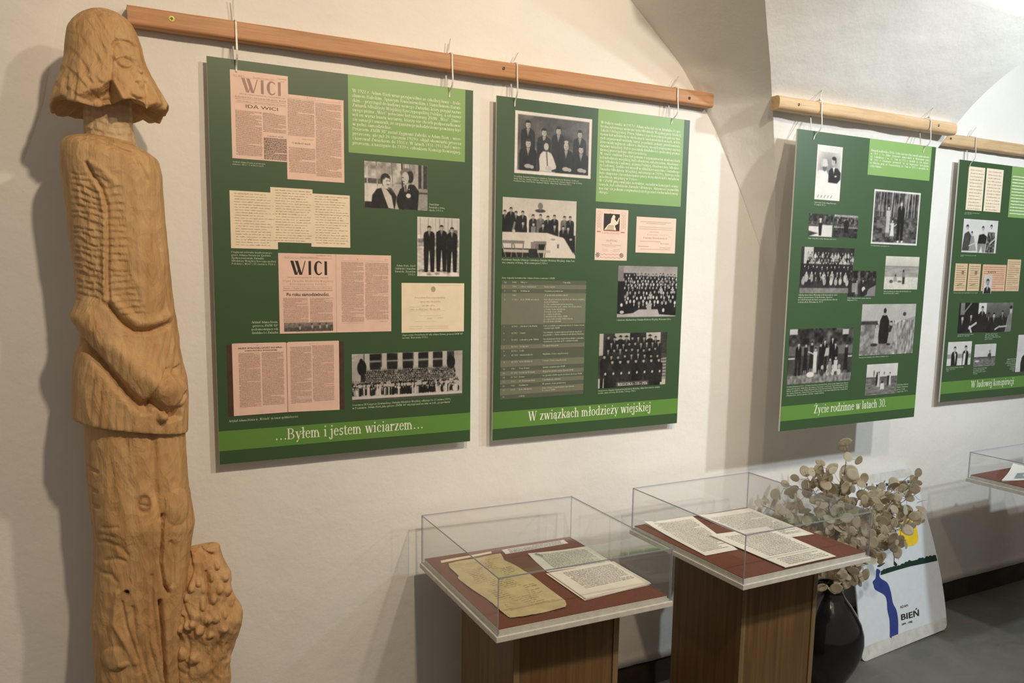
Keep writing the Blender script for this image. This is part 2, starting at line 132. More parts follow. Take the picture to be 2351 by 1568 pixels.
def box(name, lo, hi, mats, parent=None, bev=0, seg=2):
    bm = bmesh.new(); boxbm(bm, lo, hi)
    if bev: bmesh.ops.bevel(bm, geom=bm.edges[:], offset=bev, segments=seg, affect='EDGES', profile=.6)
    me = bpy.data.meshes.new(name); bm.to_mesh(me); bm.free()
    return link(name, me, mats, parent)
def lathe(name, prof, mats, parent=None, n=48, loc=None):
    vs, fs = [], []
    for h, r in prof:
        for k in range(n):
            a = 2*math.pi*k/n; vs.append((r*math.cos(a), r*math.sin(a), h))
    for i in range(len(prof)-1):
        for k in range(n):
            fs.append((i*n+k, i*n+(k+1) % n, (i+1)*n+(k+1) % n, (i+1)*n+k))
    fs.append(tuple(range(n-1, -1, -1)))
    return obj(name, vs, fs, mats, parent, True)
def tube(pts, rads, n=6):
    pts = [Vector(p) for p in pts]; vs, fs = [], []
    up = Vector((.3, .2, 1)).normalized()
    for i, p in enumerate(pts):
        d = (pts[min(i+1, len(pts)-1)]-pts[max(i-1, 0)]).normalized()
        a = d.cross(up); a = a.normalized() if a.length > 1e-5 else d.orthogonal().normalized(); b = d.cross(a)
        for k in range(n):
            t = 2*math.pi*k/n; vs.append(p+(a*math.cos(t)+b*math.sin(t))*rads[i])
    for i in range(len(pts)-1):
        for k in range(n): fs.append((i*n+k, i*n+(k+1) % n, (i+1)*n+(k+1) % n, (i+1)*n+k))
    fs += [tuple(range(n-1, -1, -1)), tuple(range((len(pts)-1)*n, len(pts)*n))]
    return vs, fs
def vnoise(p, seed=0):
    """value noise for an (n,3) array"""
    p = np.asarray(p, float); i = np.floor(p).astype(np.int64); f = p-i; f = f*f*(3-2*f); out = np.zeros(len(p))
    for dx in (0, 1):
        for dy in (0, 1):
            for dz in (0, 1):
                h = ((i[:, 0]+dx)*73856093 ^ (i[:, 1]+dy)*19349663 ^ (i[:, 2]+dz)*83492791 ^ (seed*2654435761)) & 0xffffffff
                h = (h*2246822519) & 0xffffffff; h ^= h >> 13; h = (h*3266489917) & 0xffffffff; h ^= h >> 16
                w = (f[:, 0] if dx else 1-f[:, 0])*(f[:, 1] if dy else 1-f[:, 1])*(f[:, 2] if dz else 1-f[:, 2])
                out += w*(h/0xffffffff)
    return out*2-1
def fbm(p, seed=0, o=3):
    s = 0; a = 1; p = np.asarray(p, float)
    for k in range(o): s = s+a*vnoise(p*2**k, seed+k); a *= .5
    return s

# ------------------------------------------------------------------ materials
def m_plaster(name, c, lum=.04):
    t = NT(name); v = t.coord(); n = t.noise(v, 2.2, 6, .6)
    col = t.ramp(n, [(.3, tuple(x*(1-lum) for x in c)), (.7, tuple(min(1, x*(1+lum)) for x in c))])
    st = t.noise(t.coord((1, 1, 2.5)), 9, 5, .7); col = t.mix(col, tuple(x*.86 for x in c), t.ramp(st, [(.64, (0, 0, 0)), (.82, (.5, .5, .5))]))
    t.bump(t.noise(v, 14, 5, .6), .25, .012); t.bump(t.noise(v, 90, 4, .6), .12, .003)
    return t.base(col, .85, .25)
M_WALL = m_plaster('lime_plaster', (.80, .775, .735))
def m_floor():
    t = NT('worn_concrete'); v = t.coord(); a = t.noise(v, 3.2, 7, .62, .4); b = t.noise(t.coord((1, 2.2, 1)), 7, 6, .6, 1.2)
    col = t.ramp(a, [(.25, (.085, .085, .078)), (.5, (.135, .132, .12)), (.75, (.19, .182, .16))])
    col = t.mix(col, (.21, .165, .11), t.ramp(b, [(.55, (0, 0, 0)), (.72, (.45, .45, .45))]))
    col = t.mix(col, (.30, .29, .27), t.ramp(t.noise(t.coord((1, 5, 1)), 5, 8, .75, 2.), [(.70, (0, 0, 0)), (.78, (.5, .5, .5))]))
    t.bump(t.noise(v, 25, 6, .6), .2, .004); return t.base(col, .55, .4)
def m_wood(name, dark, mid, light, axis='x', scale=1., rough=.5, bump=.12):
    t = NT(name); k = {'x': (1.2, 30, 30), 'z': (30, 30, 1.2)}[axis]; v = t.coord(tuple(q*scale for q in k))
    n = t.noise(v, 1.6, 6, .6, .8); n2 = t.noise(v, 7, 4, .7, .3)
    col = t.ramp(n, [(.25, dark), (.5, mid), (.75, light)]); col = t.mix(col, dark, t.ramp(n2, [(.5, (0, 0, 0)), (.75, (.6, .6, .6))]))
    big = t.noise(t.coord((3, 3, 3)), 1.1, 3); col = t.mix(col, t.ramp(big, [(.3, (.86, .86, .86)), (.7, (1, 1, 1))]), 1.0, 'MULTIPLY')
    t.bump(n2, bump, .002); return t.base(col, rough, .35)
M_FLOOR = m_floor()
M_SKIRT = flat('dark_brown_paint', (.045, .032, .024), .6, .3, .3, 12)
M_RAIL = m_wood('reddish_pine', (.36, .17, .075), (.52, .26, .12), (.62, .33, .16), 'x')
M_RAIL2 = m_wood('pale_pine', (.46, .29, .15), (.62, .42, .23), (.72, .52, .31), 'x')
M_VEN = m_wood('oak_veneer', (.105, .055, .022), (.165, .09, .036), (.215, .125, .052), 'z', .8, .42)
M_VEN2 = m_wood('veneer_edge', (.16, .10, .05), (.235, .15, .075), (.30, .20, .10), 'z', 1.2, .5)
M_WHITE = flat('white_chipped_paint', (.62, .60, .54), .55, .35, .10, 60)
M_FELT = flat('red_brown_felt', (.175, .066, .042), .95, .1, .14, 300)
def m_acrylic(name, trans, haze, edge=False):
    t = NT(name); tr = t.node('ShaderNodeBsdfTransparent'); tr.inputs[0].default_value = (*trans, 1)
    gl = t.node('ShaderNodeBsdfGlossy'); gl.inputs['Roughness'].default_value = .03; gl.inputs['Color'].default_value = (.95, .96, 1, 1)
    df = t.node('ShaderNodeBsdfDiffuse'); df.inputs[0].default_value = (.62, .62, .68, 1) if edge else (.75, .75, .75, 1)
    lw = t.node('ShaderNodeLayerWeight'); pw = t.node('ShaderNodeMath', operation='POWER'); pw.inputs[1].default_value = 4.6; t.l.new(lw.outputs['Facing'], pw.inputs[0])
    fr = t.node('ShaderNodeMath', operation='MULTIPLY_ADD'); fr.inputs[1].default_value = .62; fr.inputs[2].default_value = .025; t.l.new(pw.outputs[0], fr.inputs[0])   # Schlick, both faces of a thin sheet
    a = t.node('ShaderNodeMixShader'); a.inputs[0].default_value = haze; t.l.new(tr.outputs[0], a.inputs[1]); t.l.new(df.outputs[0], a.inputs[2])
    b = t.node('ShaderNodeMixShader'); t.l.new(fr.outputs[0], b.inputs[0]); t.l.new(a.outputs[0], b.inputs[1]); t.l.new(gl.outputs[0], b.inputs[2])
    t.l.new(b.outputs[0], t.out.inputs[0]); return t.m
M_ACR = m_acrylic('clear_acrylic', (.988, .99, .988), .012)
M_ACE = m_acrylic('acrylic_edge', (.72, .72, .78), .34, True)
M_NYLON = flat('milky_nylon', (.62, .59, .53), .35, .5, .04)
M_STEEL = flat('blackened_steel', (.05, .045, .04), .35, .6)
M_BRASS = flat('yellow_zinc', (.78, .72, .10), .3, .6, .05)
M_GREEN = flat('dark_green_print', (.040, .086, .032), .42, .5, .03, 8)
M_BLOCK = flat('leaf_green_print', (.22, .385, .115), .42, .5, .03, 8)
M_BAND = flat('mid_green_print', (.115, .255, .048), .42, .5, .03, 8)
M_FOAM = flat('white_foam_board', (.74, .72, .68), .6, .3, .03)
M_LET = flat('cream_lettering', (.82, .82, .70), .4, .4, .02)
M_LETD = flat('pale_green_lettering', (.58, .66, .50), .4, .4, .02)
M_NEWS = flat('salmon_newsprint', (.80, .555, .46), .45, .4, .05, 30)
M_INK = flat('black_ink', (.035, .028, .024), .5, .3, .05)
M_INK2 = flat('worn_ink', (.36, .235, .185), .5, .3, .1)
M_CREAM = flat('cream_paper', (.83, .70, .53), .5, .35, .05, 30)
M_PINKP = flat('pinkish_card', (.80, .62, .52), .5, .35, .04, 30)
M_SEPIA = flat('sepia_ink', (.24, .17, .11), .5, .3, .1)
M_RED = flat('faded_red_print', (.62, .18, .14), .5, .3, .1)
M_TABL = flat('grey_green_table_print', (.17, .175, .125), .42, .45, .03)
M_TABD = flat('dark_table_row_print', (.10, .112, .075), .42, .45, .03)
M_LEATH = flat('brown_book_cover_print', (.075, .035, .024), .45, .4, .2, 50)
def m_photo(name):
    t = NT(name); return t.base(t.attr('tone'), .36, .5)
M_PHOTO = m_photo('photographic_print')

# ------------------------------------------------------------------ setting: wall, vault foot, baseboard, floor
def struct(o): o['kind'] = 'structure'; return o
def wall_back():
    nx, nz = 240, 130; x0, x1, z0, z1 = -2.2, 5.2, FLOOR+.1, 1.5
    X, Z = np.meshgrid(np.linspace(x0, x1, nx), np.linspace(z0, z1, nz)); P = np.stack([X.ravel(), 0*X.ravel(), Z.ravel()], 1)
    P[:, 1] = .0025*fbm(P*np.array([1.6, 1, 1.6]), 3) + .0008*fbm(P*np.array([9, 1, 9]), 5)
    edge = np.clip((P[:, 2]-z0)/.02, 0, 1); P[:, 1] -= .006*(1-edge)*(1+.5*vnoise(P*14, 2))   # lip over the baseboard
    n = nx*nz; V = P.tolist(); F = [(j*nx+i, j*nx+i+1, (j+1)*nx+i+1, (j+1)*nx+i) for j in range(nz-1) for i in range(nx-1)]
    V += [(x0, .12, z0), (x1, .12, z0), (x1, .12, z1), (x0, .12, z1)]
    F += [tuple(range(nx-1, -1, -1))+(n, n+1)]
    F += [(n+1, n, n+3, n+2)]
    return struct(obj('wall_back', V, F, M_WALL, None, True))
wall_back()
struct(box('baseboard_back', (-2.2, .006, FLOOR), (5.2, .09, FLOOR+.105), M_SKIRT))
def floor():
    nx, ny = 60, 40; X, Y = np.meshgrid(np.linspace(-2.2, 5.2, nx), np.linspace(-4.2, .12, ny))
    P = np.stack([X.ravel(), Y.ravel(), np.full(X.size, FLOOR)], 1); P[:, 2] += .0012*np.minimum(0, fbm(P*3, 9))
    F = [(j*nx+i, j*nx+i+1, (j+1)*nx+i+1, (j+1)*nx+i) for j in range(ny-1) for i in range(nx-1)]
    return struct(obj('floor', P.tolist(), F, M_FLOOR, None, True))
floor()
def lerp_tab(tab, z):
    tab = sorted(tab); zs = [t[0] for t in tab]
    return [float(np.interp(z, zs, [t[k] for t in tab])) for k in range(1, len(tab[0]))]
def vault_foot(name, la, ra, rd):
    """foot of the groin vault between two bays: wall arch / groin ridge / wall arch, level by level"""
    zs = np.concatenate([np.linspace(-.62, .45, 90), np.linspace(.47, .72, 12)]); nl, nr, ns = 14, 26, 6; V, F = [], []
    for z in zs:
        xl, = lerp_tab(la, z); xr, yr = lerp_tab(ra, z); rx, ry = lerp_tab(rd, z); row = []
        for k in range(nl+1):
            t = k/nl; b = .05*abs(ry)*math.sin(math.pi*t); row.append((xl+(rx-xl)*t+b, ry*t+b+(.02 if k == 0 else 0), z))
        for k in range(1, nr+1):
            t = k/nr; row.append((rx+(xr-rx)*t, ry+(yr-ry)*t-.015*abs(ry)*math.sin(math.pi*t), z))
        for k in range(1, ns+1):
            t = k/ns; row.append((xr+.45*abs(yr)*t, yr*(1-t)+(.02 if k == ns else 0), z))
        V += row
    nr += ns
    m = nl+nr+1; P = np.array(V); d = fbm(P*7, 4)*.004+fbm(P*26, 8)*.0012; fade = np.minimum(1, np.abs(P[:, 1])/.05); P[:, 1] += d*fade; P[:, 0] += .5*d*fade
    for j in range(len(zs)-1):
        for i in range(m-1):
            F.append((j*m+i, j*m+i+1, (j+1)*m+i+1, (j+1)*m+i))
    o = obj(name, P.tolist(), F, M_WALL, None, True); o.data.set_sharp_from_angle(angle=math.radians(32)); return struct(o)
RD = [(-.62, 1.96, 0), (-.55, 1.94, -.004), (-.4, 1.885, -.03), (-.25, 1.838, -.062)]+[(z, x, y) for x, y, z in RIDGE]
RE = [(-.62, 2.06, 0), (-.55, 2.12, -.003), (-.4, 2.22, -.03), (-.25, 2.31, -.062)]+[(z, x, y) for x, y, z in REDGE]
vault_foot('trim_1', [(-.62, 1.95), (-.55, 1.905), (-.39, 1.828), (-.229, 1.734), (-.021, 1.603), (.169, 1.445), (.337, 1.24), (.4, 1.165), (.5, 1.0), (.6, .85), (.72, .66)], RE, RD)
vault_foot('trim_2', [(-.62, -1.9), (0, -2.0), (.72, -2.15)], [(z, x, 0) for z, x in [(-.62, -.54), (-.52, -.495), (-.399, -.441), (-.282, -.393), (-.139, -.345), (.067, -.304), (.17, -.272), (.3, -.21), (.45, -.10), (.6, .05), (.72, .25)]],
    [(z, -.80+(1.96-x)*.75, y*1.0) for z, x, y in RD])
# ------------------------------------------------------------------ carved wooden figure
def m_carved():
    t = NT('carved_limewood'); v = t.coord((22, 22, 1.6)); n = t.noise(v, 1.3, 6, .6, .6); f = t.noise(t.coord((9, 9, 3)), 1.6, 4, .6)
    col = t.ramp(n, [(.2, (.40, .205, .08)), (.42, (.52, .30, .132)), (.6, (.58, .36, .17)), (.8, (.66, .45, .24))])
    col = t.mix(col, (.44, .30, .16), t.ramp(f, [(.55, (0, 0, 0)), (.8, (.55, .55, .55))]))
    col = t.mix(col, t.attr('tint'), 1.0, 'MULTIPLY')
    vo = t.n.new('ShaderNodeTexVoronoi'); vo.inputs['Scale'].default_value = 1.0; t.l.new(t.coord((46, 46, 26)), vo.inputs['Vector'])
    t.bump(vo.outputs['Distance'], .5, .008); t.bump(t.noise(t.coord((70, 70, 7)), 2.2, 6, .7), .6, .004); t.bump(t.noise(t.coord((18, 18, 8)), 1.5, 3, .6, 1.), .5, .012)
    return t.base(col, .62, .3)
M_CARVED = m_carved()
def seg_dist(U, V, poly):
    best = np.full(U.shape, 1e9)
    if len(poly) == 1: return np.hypot(U-poly[0][0], V-poly[0][1])
    for (x0, y0), (x1, y1) in zip(poly, poly[1:]):
        dx, dy = x1-x0, y1-y0; t = np.clip(((U-x0)*dx+(V-y0)*dy)/(dx*dx+dy*dy), 0, 1)
        best = np.minimum(best, np.hypot(U-x0-t*dx, V-y0-t*dy))
    return best
def inside(U, V, poly):
    r = np.zeros(U.shape, bool); n = len(poly)
    for i in range(n):
        (x0, y0), (x1, y1) = poly[i], poly[(i+1) % n]
        if y0 == y1: continue
        c = ((y0 > V) != (y1 > V)) & (U < (x1-x0)*(V-y0)/(y1-y0)+x0); r ^= c
    return r
def soft_in(U, V, poly, w):
    d = seg_dist(U, V, poly+[poly[0]]); return np.clip(.5+np.where(inside(U, V, poly), d, -d)/(2*w), 0, 1)
def relief(U, V, feats):
    D = np.zeros(U.shape)
    for f in feats:
        k, pts = f[0], f[1]
        if k in 'gr':
            w, h = f[2], f[3]; d = seg_dist(U, V, pts)/w; D += (-h if k == 'g' else h)*np.exp(-d**2*1.1)
        elif k == 'e':
            rx, rz, h = f[2:]; q = np.hypot((U-pts[0][0])/rx, (V-pts[0][1])/rz); D += h*np.clip(1-q**2, 0, 1)**.6
        elif k == 'o':
            rx, rz, h = f[2:]; q = np.hypot((U-pts[0][0])/rx, (V-pts[0][1])/rz); D -= h*np.exp(-((q-1)/.22)**2)
        elif k == 'h':
            D -= f[3]*soft_in(U, V, pts, f[2])
    return D
def gouge(U, V, pw, ph, depth, seed, slope=.15):
    """rows of overlapping scoops: a sharp lip above, rising to flush below"""
    jx = .5*vnoise(np.stack([U/(pw*1.6), V/(ph*1.3), 0*U], 1), seed); v = (V+slope*U)/ph+jx*.7+.35*vnoise(np.stack([U/pw*.9, V/ph*.15, 0*U+3], 1), seed)
    row = np.floor(v); fr = 1-(v-row)                      # 0 at the top lip, 1 at the foot of a scoop
    u = U/pw+.37*np.mod(row*1.618, 1)*2+.2*vnoise(np.stack([row, 0*U, 0*U], 1), seed+1); a = 2*(u-np.floor(u))-1
    prof = np.clip(fr/.16, 0, 1)*(1-fr)**.9
    return -depth*prof*(1-.75*np.abs(a)**3)
def loft(name, rows, feats, parent, n=300, step=.003, front=.95, back=.8, pw=2.5, yc=-.15, extra=None, fine=1.0, tilt=None, jag=None, tintf=None):
    rows = [np.array(r) for r in rows]; dense = [rows[0]]
    for a, b in zip(rows, rows[1:]):
        L = max(np.hypot(*(b-a)[:2]), np.hypot(*(b-a)[2:])); k = max(1, int(round(L/step)))
        dense += [a+(b-a)*i/k for i in range(1, k+1)]
    R = np.array(dense)
    # soften kinks of the measured outline without losing the sharp ledges
    S = R.copy()
    for _ in range(6): S[1:-1] = .25*S[:-2]+.5*S[1:-1]+.25*S[2:]
    R = S
    th = np.linspace(0, 2*np.pi, n, endpoint=False); c, s = np.cos(th), np.sin(th)
    ex = np.sign(c)*np.abs(c)**(2/pw); ey = np.sign(s)*np.abs(s)**(2/pw)
    cx = (R[:, 0]+R[:, 2])/2; hw = (R[:, 2]-R[:, 0])/2
    X = cx[:, None]+hw[:, None]*ex[None]; Z = R[:, 1][:, None]+(R[:, 3]-R[:, 1])[:, None]*(ex[None]+1)/2
    Y = yc-hw[:, None]*np.where(ey > 0, front, back)[None]*ey[None]
    if tilt: Z = Z-(np.where(Y > yc, tilt[0], tilt[1])*(Y-yc))*np.clip((tilt[3]-Z)/(tilt[3]-tilt[2]), 0, 1)
    if jag: Z = Z+jag[1]*np.exp(-((Z-jag[0])/.022)**2)*(np.interp(th, np.linspace(0, 6.2832, 41), np.append(RNG.uniform(-1, 1, 40), 0))+.6*np.sin(th*5+1))[None]
    P = np.stack([X.ravel(), Y.ravel(), Z.ravel()], 1)
    N = np.stack([np.tile(c, len(R)), np.tile(-s, len(R)), 0*P[:, 0]], 1)
    wf = np.clip(np.tile(s, len(R))*3, 0, 1); U, V = P[:, 0], P[:, 2]
    D = relief(U, V, feats)*wf
    if extra is not None: D += extra(U, V)*wf
    D += fine*(.0016*fbm(P*np.array([30, 30, 13]), 11)+.0009*vnoise(P*np.array([95, 95, 40]), 12))
    ed = np.minimum(np.arange(len(R)), len(R)-1-np.arange(len(R))); D *= np.clip(np.repeat(ed, n)/3, 0, 1)
    tint = np.ones((len(P), 4))
    deep = np.clip(-D/.02-.6, 0, 1)[:, None]
    if tintf is not None: tint[:, :3] = tintf(P, U, V)
    P = P+N*D[:, None]
    m = len(R); F = [(j*n+i, j*n+(i+1) % n, (j+1)*n+(i+1) % n, (j+1)*n+i) for j in range(m-1) for i in range(n)]
    VV = P.tolist()
    for row, rev in ((0, True), (m-1, False)):
        VV.append(P[row*n:(row+1)*n].mean(0).tolist()); cidx = len(VV)-1
        for i in range(n):
            a, b = row*n+i, row*n+(i+1) % n; F.append((b, a, cidx) if rev else (a, b, cidx))
    tint = np.vstack([tint, np.ones((2, 4))])
    me = new_mesh(name, VV, F); at = me.color_attributes.new('tint', 'FLOAT_COLOR', 'POINT'); at.data.foreach_set('color', tint.ravel())
    return link(name, me, M_CARVED, parent, True)
def statue():
    root = empty('carved_figure', (0, 0, 0), 'tall carved bare-wood figure of a boy with bobbed hair standing at the wall', 'sculpture')
    lo = [(LEGS[0][0], FLOOR, LEGS[0][2]+.01, FLOOR)]
    def legs_x(U, V):
        q = np.clip((-.295-U)/.02, 0, 1)+np.clip((U+.13)/.05, 0, 1)*.5
        return gouge(U, V, .03, .035, .0028, 31)*q*np.clip((V+1.35)/.1, 0, 1)-.0022*np.abs(np.sin(U*170+8*V+3*vnoise(np.stack([U*9, V*3, 0*U], 1), 6)))*np.clip((-1.30-V)/.15, 0, 1)
    def legs_t(P, U, V):
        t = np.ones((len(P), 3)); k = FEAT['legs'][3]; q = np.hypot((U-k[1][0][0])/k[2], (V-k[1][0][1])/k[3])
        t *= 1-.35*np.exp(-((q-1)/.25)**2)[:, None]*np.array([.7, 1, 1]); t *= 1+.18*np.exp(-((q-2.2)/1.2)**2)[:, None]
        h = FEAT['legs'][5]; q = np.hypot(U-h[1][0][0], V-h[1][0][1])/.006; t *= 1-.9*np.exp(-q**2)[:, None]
        return t*np.array([1.04, 1.02, 1.0])
    loft('trousers', lo+LEGS, FEAT['legs'], root, 300, .003, .98, .78, 2.5, extra=legs_x, tintf=legs_t)
    def tun_x(U, V):
        a = soft_in(U, V, [tuple(p) for p in SCA], .006); b = soft_in(U, V, [tuple(p) for p in SCB], .006)
        low = np.clip((-.60-V)/.05, 0, 1)*(1-a)*(1-b)
        return a*gouge(U, V, .020, .0140, .0048, 21, .3)+b*gouge(U, V, .027, .0150, .0044, 22, -.1)-low*.0022*(1-np.abs(np.sin(U*190-V*34+2.5*vnoise(np.stack([U*14, V*8, 0*U], 1), 5))))
    def tun_t(P, U, V):
        t = np.ones((len(P), 3)); g = np.clip((U+.14)/.03, 0, 1)*np.clip((V+.47)/.12, 0, 1); return t*(1-.5*g[:, None]*np.array([.12, .04, -.12]))
    loft('tunic', TUNIC, FEAT['tunic'], root, 320, .0028, 1.0, .8, 2.45, extra=tun_x, tintf=tun_t)
    loft('neck', NECK, [], root, 160, .004, .95, .8, 2.2, extra=lambda U, V: gouge(U, V, .022, .018, .004, 41), tintf=lambda P, U, V: np.ones((len(P), 3))*np.array([1.08, 1.28, 1.62]))
    def head_x(U, V): return gouge(U, V, .020, .045, .0034, 51, 1.2)*np.clip((-.165-U)/.02, 0, 1)*(.45+.55*np.clip((-.03-V)/.08, 0, 1))
    loft('head', HEAD, FEAT['head'], root, 320, .0025, 1.02, .85, 2.15, extra=head_x, tilt=(.16, .0, -.165, -.06), jag=(-.168, .0075))
    so = [(SHEAF[0][0]+.02, FLOOR, SHEAF[0][2]-.01, FLOOR)]
    tag(loft('fruit_bush', so+SHEAF, FEAT['sheaf'], root, 240, .003, .85, .8, 2.3, yc=-.165, extra=lambda U, V: gouge(U, V, .026, .05, .0018, 61, .9)+.006*fbm(np.stack([U*34, V*20, 0*U], 1), 13), fine=1.6, tintf=lambda P, U, V: np.ones((len(P), 3))*np.array([1.08, 1.06, 1.06])), 'carved bush of leaves and round fruit beside the legs')
    return root
statue()
# ------------------------------------------------------------------ serif lettering (own glyph shapes, em = 1, y up)
T_, t_ = .098, .034
def S(x, y0, y1, bot=2, top=1, w=T_):
    out = [('b', x, y0, x+w, y1)]
    if bot == 2: out.append(('b', x-.065, y0, x+w+.065, y0+.03))
    if bot == 3: out.append(('b', x, y0, x+w+.065, y0+.03))
    if top == 1: out.append(('p', (x-.075, y1-.075), (x-.075, y1-.05), (x, y1), (x, y1-.06)))
    if top == 2: out.append(('b', x-.065, y1-.03, x+w+.065, y1))
    return out
def O(cx, cy, rx, ry, a0=0, a1=360, T=T_, t=t_): return [('o', cx, cy, rx, ry, a0, a1, T, t)]
def L(x0, y0, x1, y1, w): return [('p', (x0-w/2, y0), (x0+w/2, y0), (x1+w/2, y1), (x1-w/2, y1))]
def B(*a): return [('b',)+a]
def Dt(x, y, r=.055): return [('d', x, y, r)]
AC = lambda x, y: L(x, y, x+.11, y+.15, .07)
OG = lambda x: O(x+.03, -.075, .09, .085, 95, 300, .05, .03)
G = {}
def g(ch, adv, *parts): G[ch] = (adv, sum(parts, []))
g('a', .44, O(.19, .135, .16, .145), B(.265, .03, .36, .33), O(.205, .31, .155, .15, 0, 165), Dt(.09, .33, .045), B(.35, 0, .43, .03), B(.265, .0, .35, .06))
g('b', .5, S(.05, 0, .69, 0), O(.27, .225, .2, .235)); g('c', .44, O(.235, .225, .2, .235, 45, 320), Dt(.36, .335, .05))
g('d', .5, O(.225, .225, .2, .235), S(.325, 0, .69, 3)); g('e', .44, O(.225, .225, .195, .235, 0, 325), B(.06, .25, .4, .285))
g('f', .33, S(.1, 0, .56, 2, 0), O(.24, .55, .14, .14, 30, 180), Dt(.31, .63, .045), B(.02, .42, .29, .45))
g('g', .49, O(.215, .3, .155, .16), O(.22, -.085, .2, .12, 0, 360, .07, .05), B(.06, .04, .34, .10), B(.3, .4, .46, .44))
g('h', .51, S(.06, 0, .69), O(.25, .29, .17, .17, 0, 175), S(.322, 0, .3, 2, 0)); g('i', .28, S(.09, 0, .45), Dt(.14, .62))
g('j', .27, S(.09, -.1, .45, 0), O(.045, -.09, .143, .125, 180, 360), Dt(-.06, -.1, .045), Dt(.14, .62))
g('k', .5, S(.06, 0, .69), L(.15, .19, .39, .43, .05), L(.22, .27, .43, .0, .13), B(.3, 0, .53, .03), B(.27, .42, .48, .45)); g('l', .27, S(.085, 0, .69))
g('ł', .28, S(.09, 0, .69), [('p', (0, .25), (0, .31), (.28, .46), (.28, .4))])
g('m', .78, S(.055, 0, .45), O(.225, .29, .155, .165, 0, 175), S(.284, 0, .3, 2, 0), O(.455, .29, .155, .165, 0, 175), S(.514+.05, 0, .3, 2, 0), B(.5, .27, .61, .31))
g('n', .51, S(.06, 0, .45), O(.25, .285, .17, .17, 0, 175), S(.322, 0, .3, 2, 0)); g('o', .5, O(.25, .225, .215, .237))
g('p', .5, S(.06, -.21, .45), O(.275, .225, .2, .235)); g('q', .5, O(.225, .225, .2, .235), S(.325, -.21, .45, 2, 0))
g('r', .36, S(.06, 0, .45), O(.26, .29, .15, .165, 70, 170), Dt(.31, .385, .055))
g('s', .385, O(.19, .335, .135, .125, 30, 270, .08, .055), O(.19, .12, .145, .13, -155, 90, .08, .055), B(.29, .33, .325, .45), B(.045, 0, .08, .13))
g('t', .3, B(.085, .08, .18, .57), O(.22, .11, .137, .12, 180, 330), B(.0, .42, .29, .45)); g('u', .51, S(.055, .15, .45, 0), O(.22, .16, .165, .17, 180, 360), S(.32, 0, .45, 3))
g('v', .48, L(.1, .45, .25, 0, .12), L(.42, .45, .26, 0, .045), B(-.01, .42, .22, .45), B(.32, .42, .5, .45))
g('w', .70, L(.1, .45, .23, 0, .12), L(.36, .45, .24, 0, .045), L(.36, .45, .49, 0, .12), L(.63, .45, .5, 0, .045), B(-.01, .42, .22, .45), B(.55, .42, .72, .45), B(.26, .42, .42, .45))
g('x', .48, L(.11, .43, .38, .02, .12), L(.38, .43, .1, .02, .045), B(0, .42, .21, .45), B(.3, .42, .47, .45), B(0, 0, .19, .03), B(.27, 0, .49, .03))
g('y', .48, L(.1, .45, .26, .0, .12), L(.42, .45, .18, -.18, .045), B(-.01, .42, .22, .45), B(.32, .42, .5, .45), Dt(.13, -.16, .05))
g('z', .43, B(.03, .42, .4, .45), L(.33, .44, .1, .01, .13), B(.03, 0, .4, .03), B(.03, .34, .06, .45), B(.375, 0, .405, .11))
for a, b, x in (('ą', 'a', .33), ('ę', 'e', .22)): G[a] = (G[b][0], G[b][1]+OG(x))
for a, b, x in (('ć', 'c', .2), ('ń', 'n', .22), ('ó', 'o', .22), ('ś', 's', .16), ('ź', 'z', .18)): G[a] = (G[b][0], G[b][1]+AC(x, .52))
G['ż'] = (G['z'][0], G['z'][1]+Dt(.22, .6))
g('A', .7, L(.09, 0, .35, .67, .045), L(.34, .67, .6, 0, .125), B(.18, .2, .47, .235), B(-.01, 0, .2, .03), B(.46, 0, .72, .03))
g('B', .63, S(.07, 0, .66, 2, 2), O(.27, .495, .235, .165, -90, 90), O(.3, .175, .26, .175, -90, 90), B(.1, .63, .27, .66), B(.1, 0, .3, .035), B(.1, .33, .3, .36))
g('C', .65, O(.35, .33, .31, .345, 45, 320), B(.56, .45, .59, .66)); g('D', .71, S(.07, 0, .66, 2, 2), O(.32, .33, .34, .33, -90, 90), B(.1, .63, .32, .66), B(.1, 0, .32, .03))
g('E', .6, S(.07, 0, .66, 2, 2), B(.1, .63, .53, .66), B(.1, 0, .55, .03), B(.1, .32, .42, .355), B(.5, .5, .53, .66), B(.525, 0, .555, .17)); g('F', .56, S(.07, 0, .66, 2, 2), B(.1, .63, .52, .66), B(.1, .32, .42, .355), B(.49, .5, .52, .66))
g('G', .7, O(.35, .33, .31, .345, 45, 330), S(.52, 0, .28, 0, 2), B(.56, .45, .59, .66)); g('H', .71, S(.08, 0, .66, 2, 2), S(.53, 0, .66, 2, 2), B(.1, .32, .6, .355))
g('I', .34, S(.12, 0, .66, 2, 2)); g('J', .39, S(.19, .1, .66, 0, 2), O(.13, .12, .16, .13, 180, 360)); g('K', .71, S(.08, 0, .66, 2, 2), L(.2, .27, .55, .64, .05), L(.3, .38, .62, .0, .14), B(.42, .63, .68, .66), B(.48, 0, .73, .03))
g('L', .6, S(.08, 0, .66, 2, 2), B(.1, 0, .55, .03), B(.525, 0, .555, .17)); g('Ł', .6, S(.08, 0, .66, 2, 2), B(.1, 0, .55, .03), B(.525, 0, .555, .17), [('p', (-.01, .22), (-.01, .28), (.32, .46), (.32, .4))])
g('M', .87, S(.09, 0, .66, 2, 0, .04), L(.13, .66, .42, .05, .13), L(.74, .66, .44, .05, .05), S(.68, 0, .66, 2, 2), B(.02, .63, .16, .66)); g('N', .71, S(.09, 0, .66, 2, 0, .04), L(.12, .66, .58, .0, .12), S(.57, 0, .66, 0, 2, .04), B(.0, .63, .16, .66))
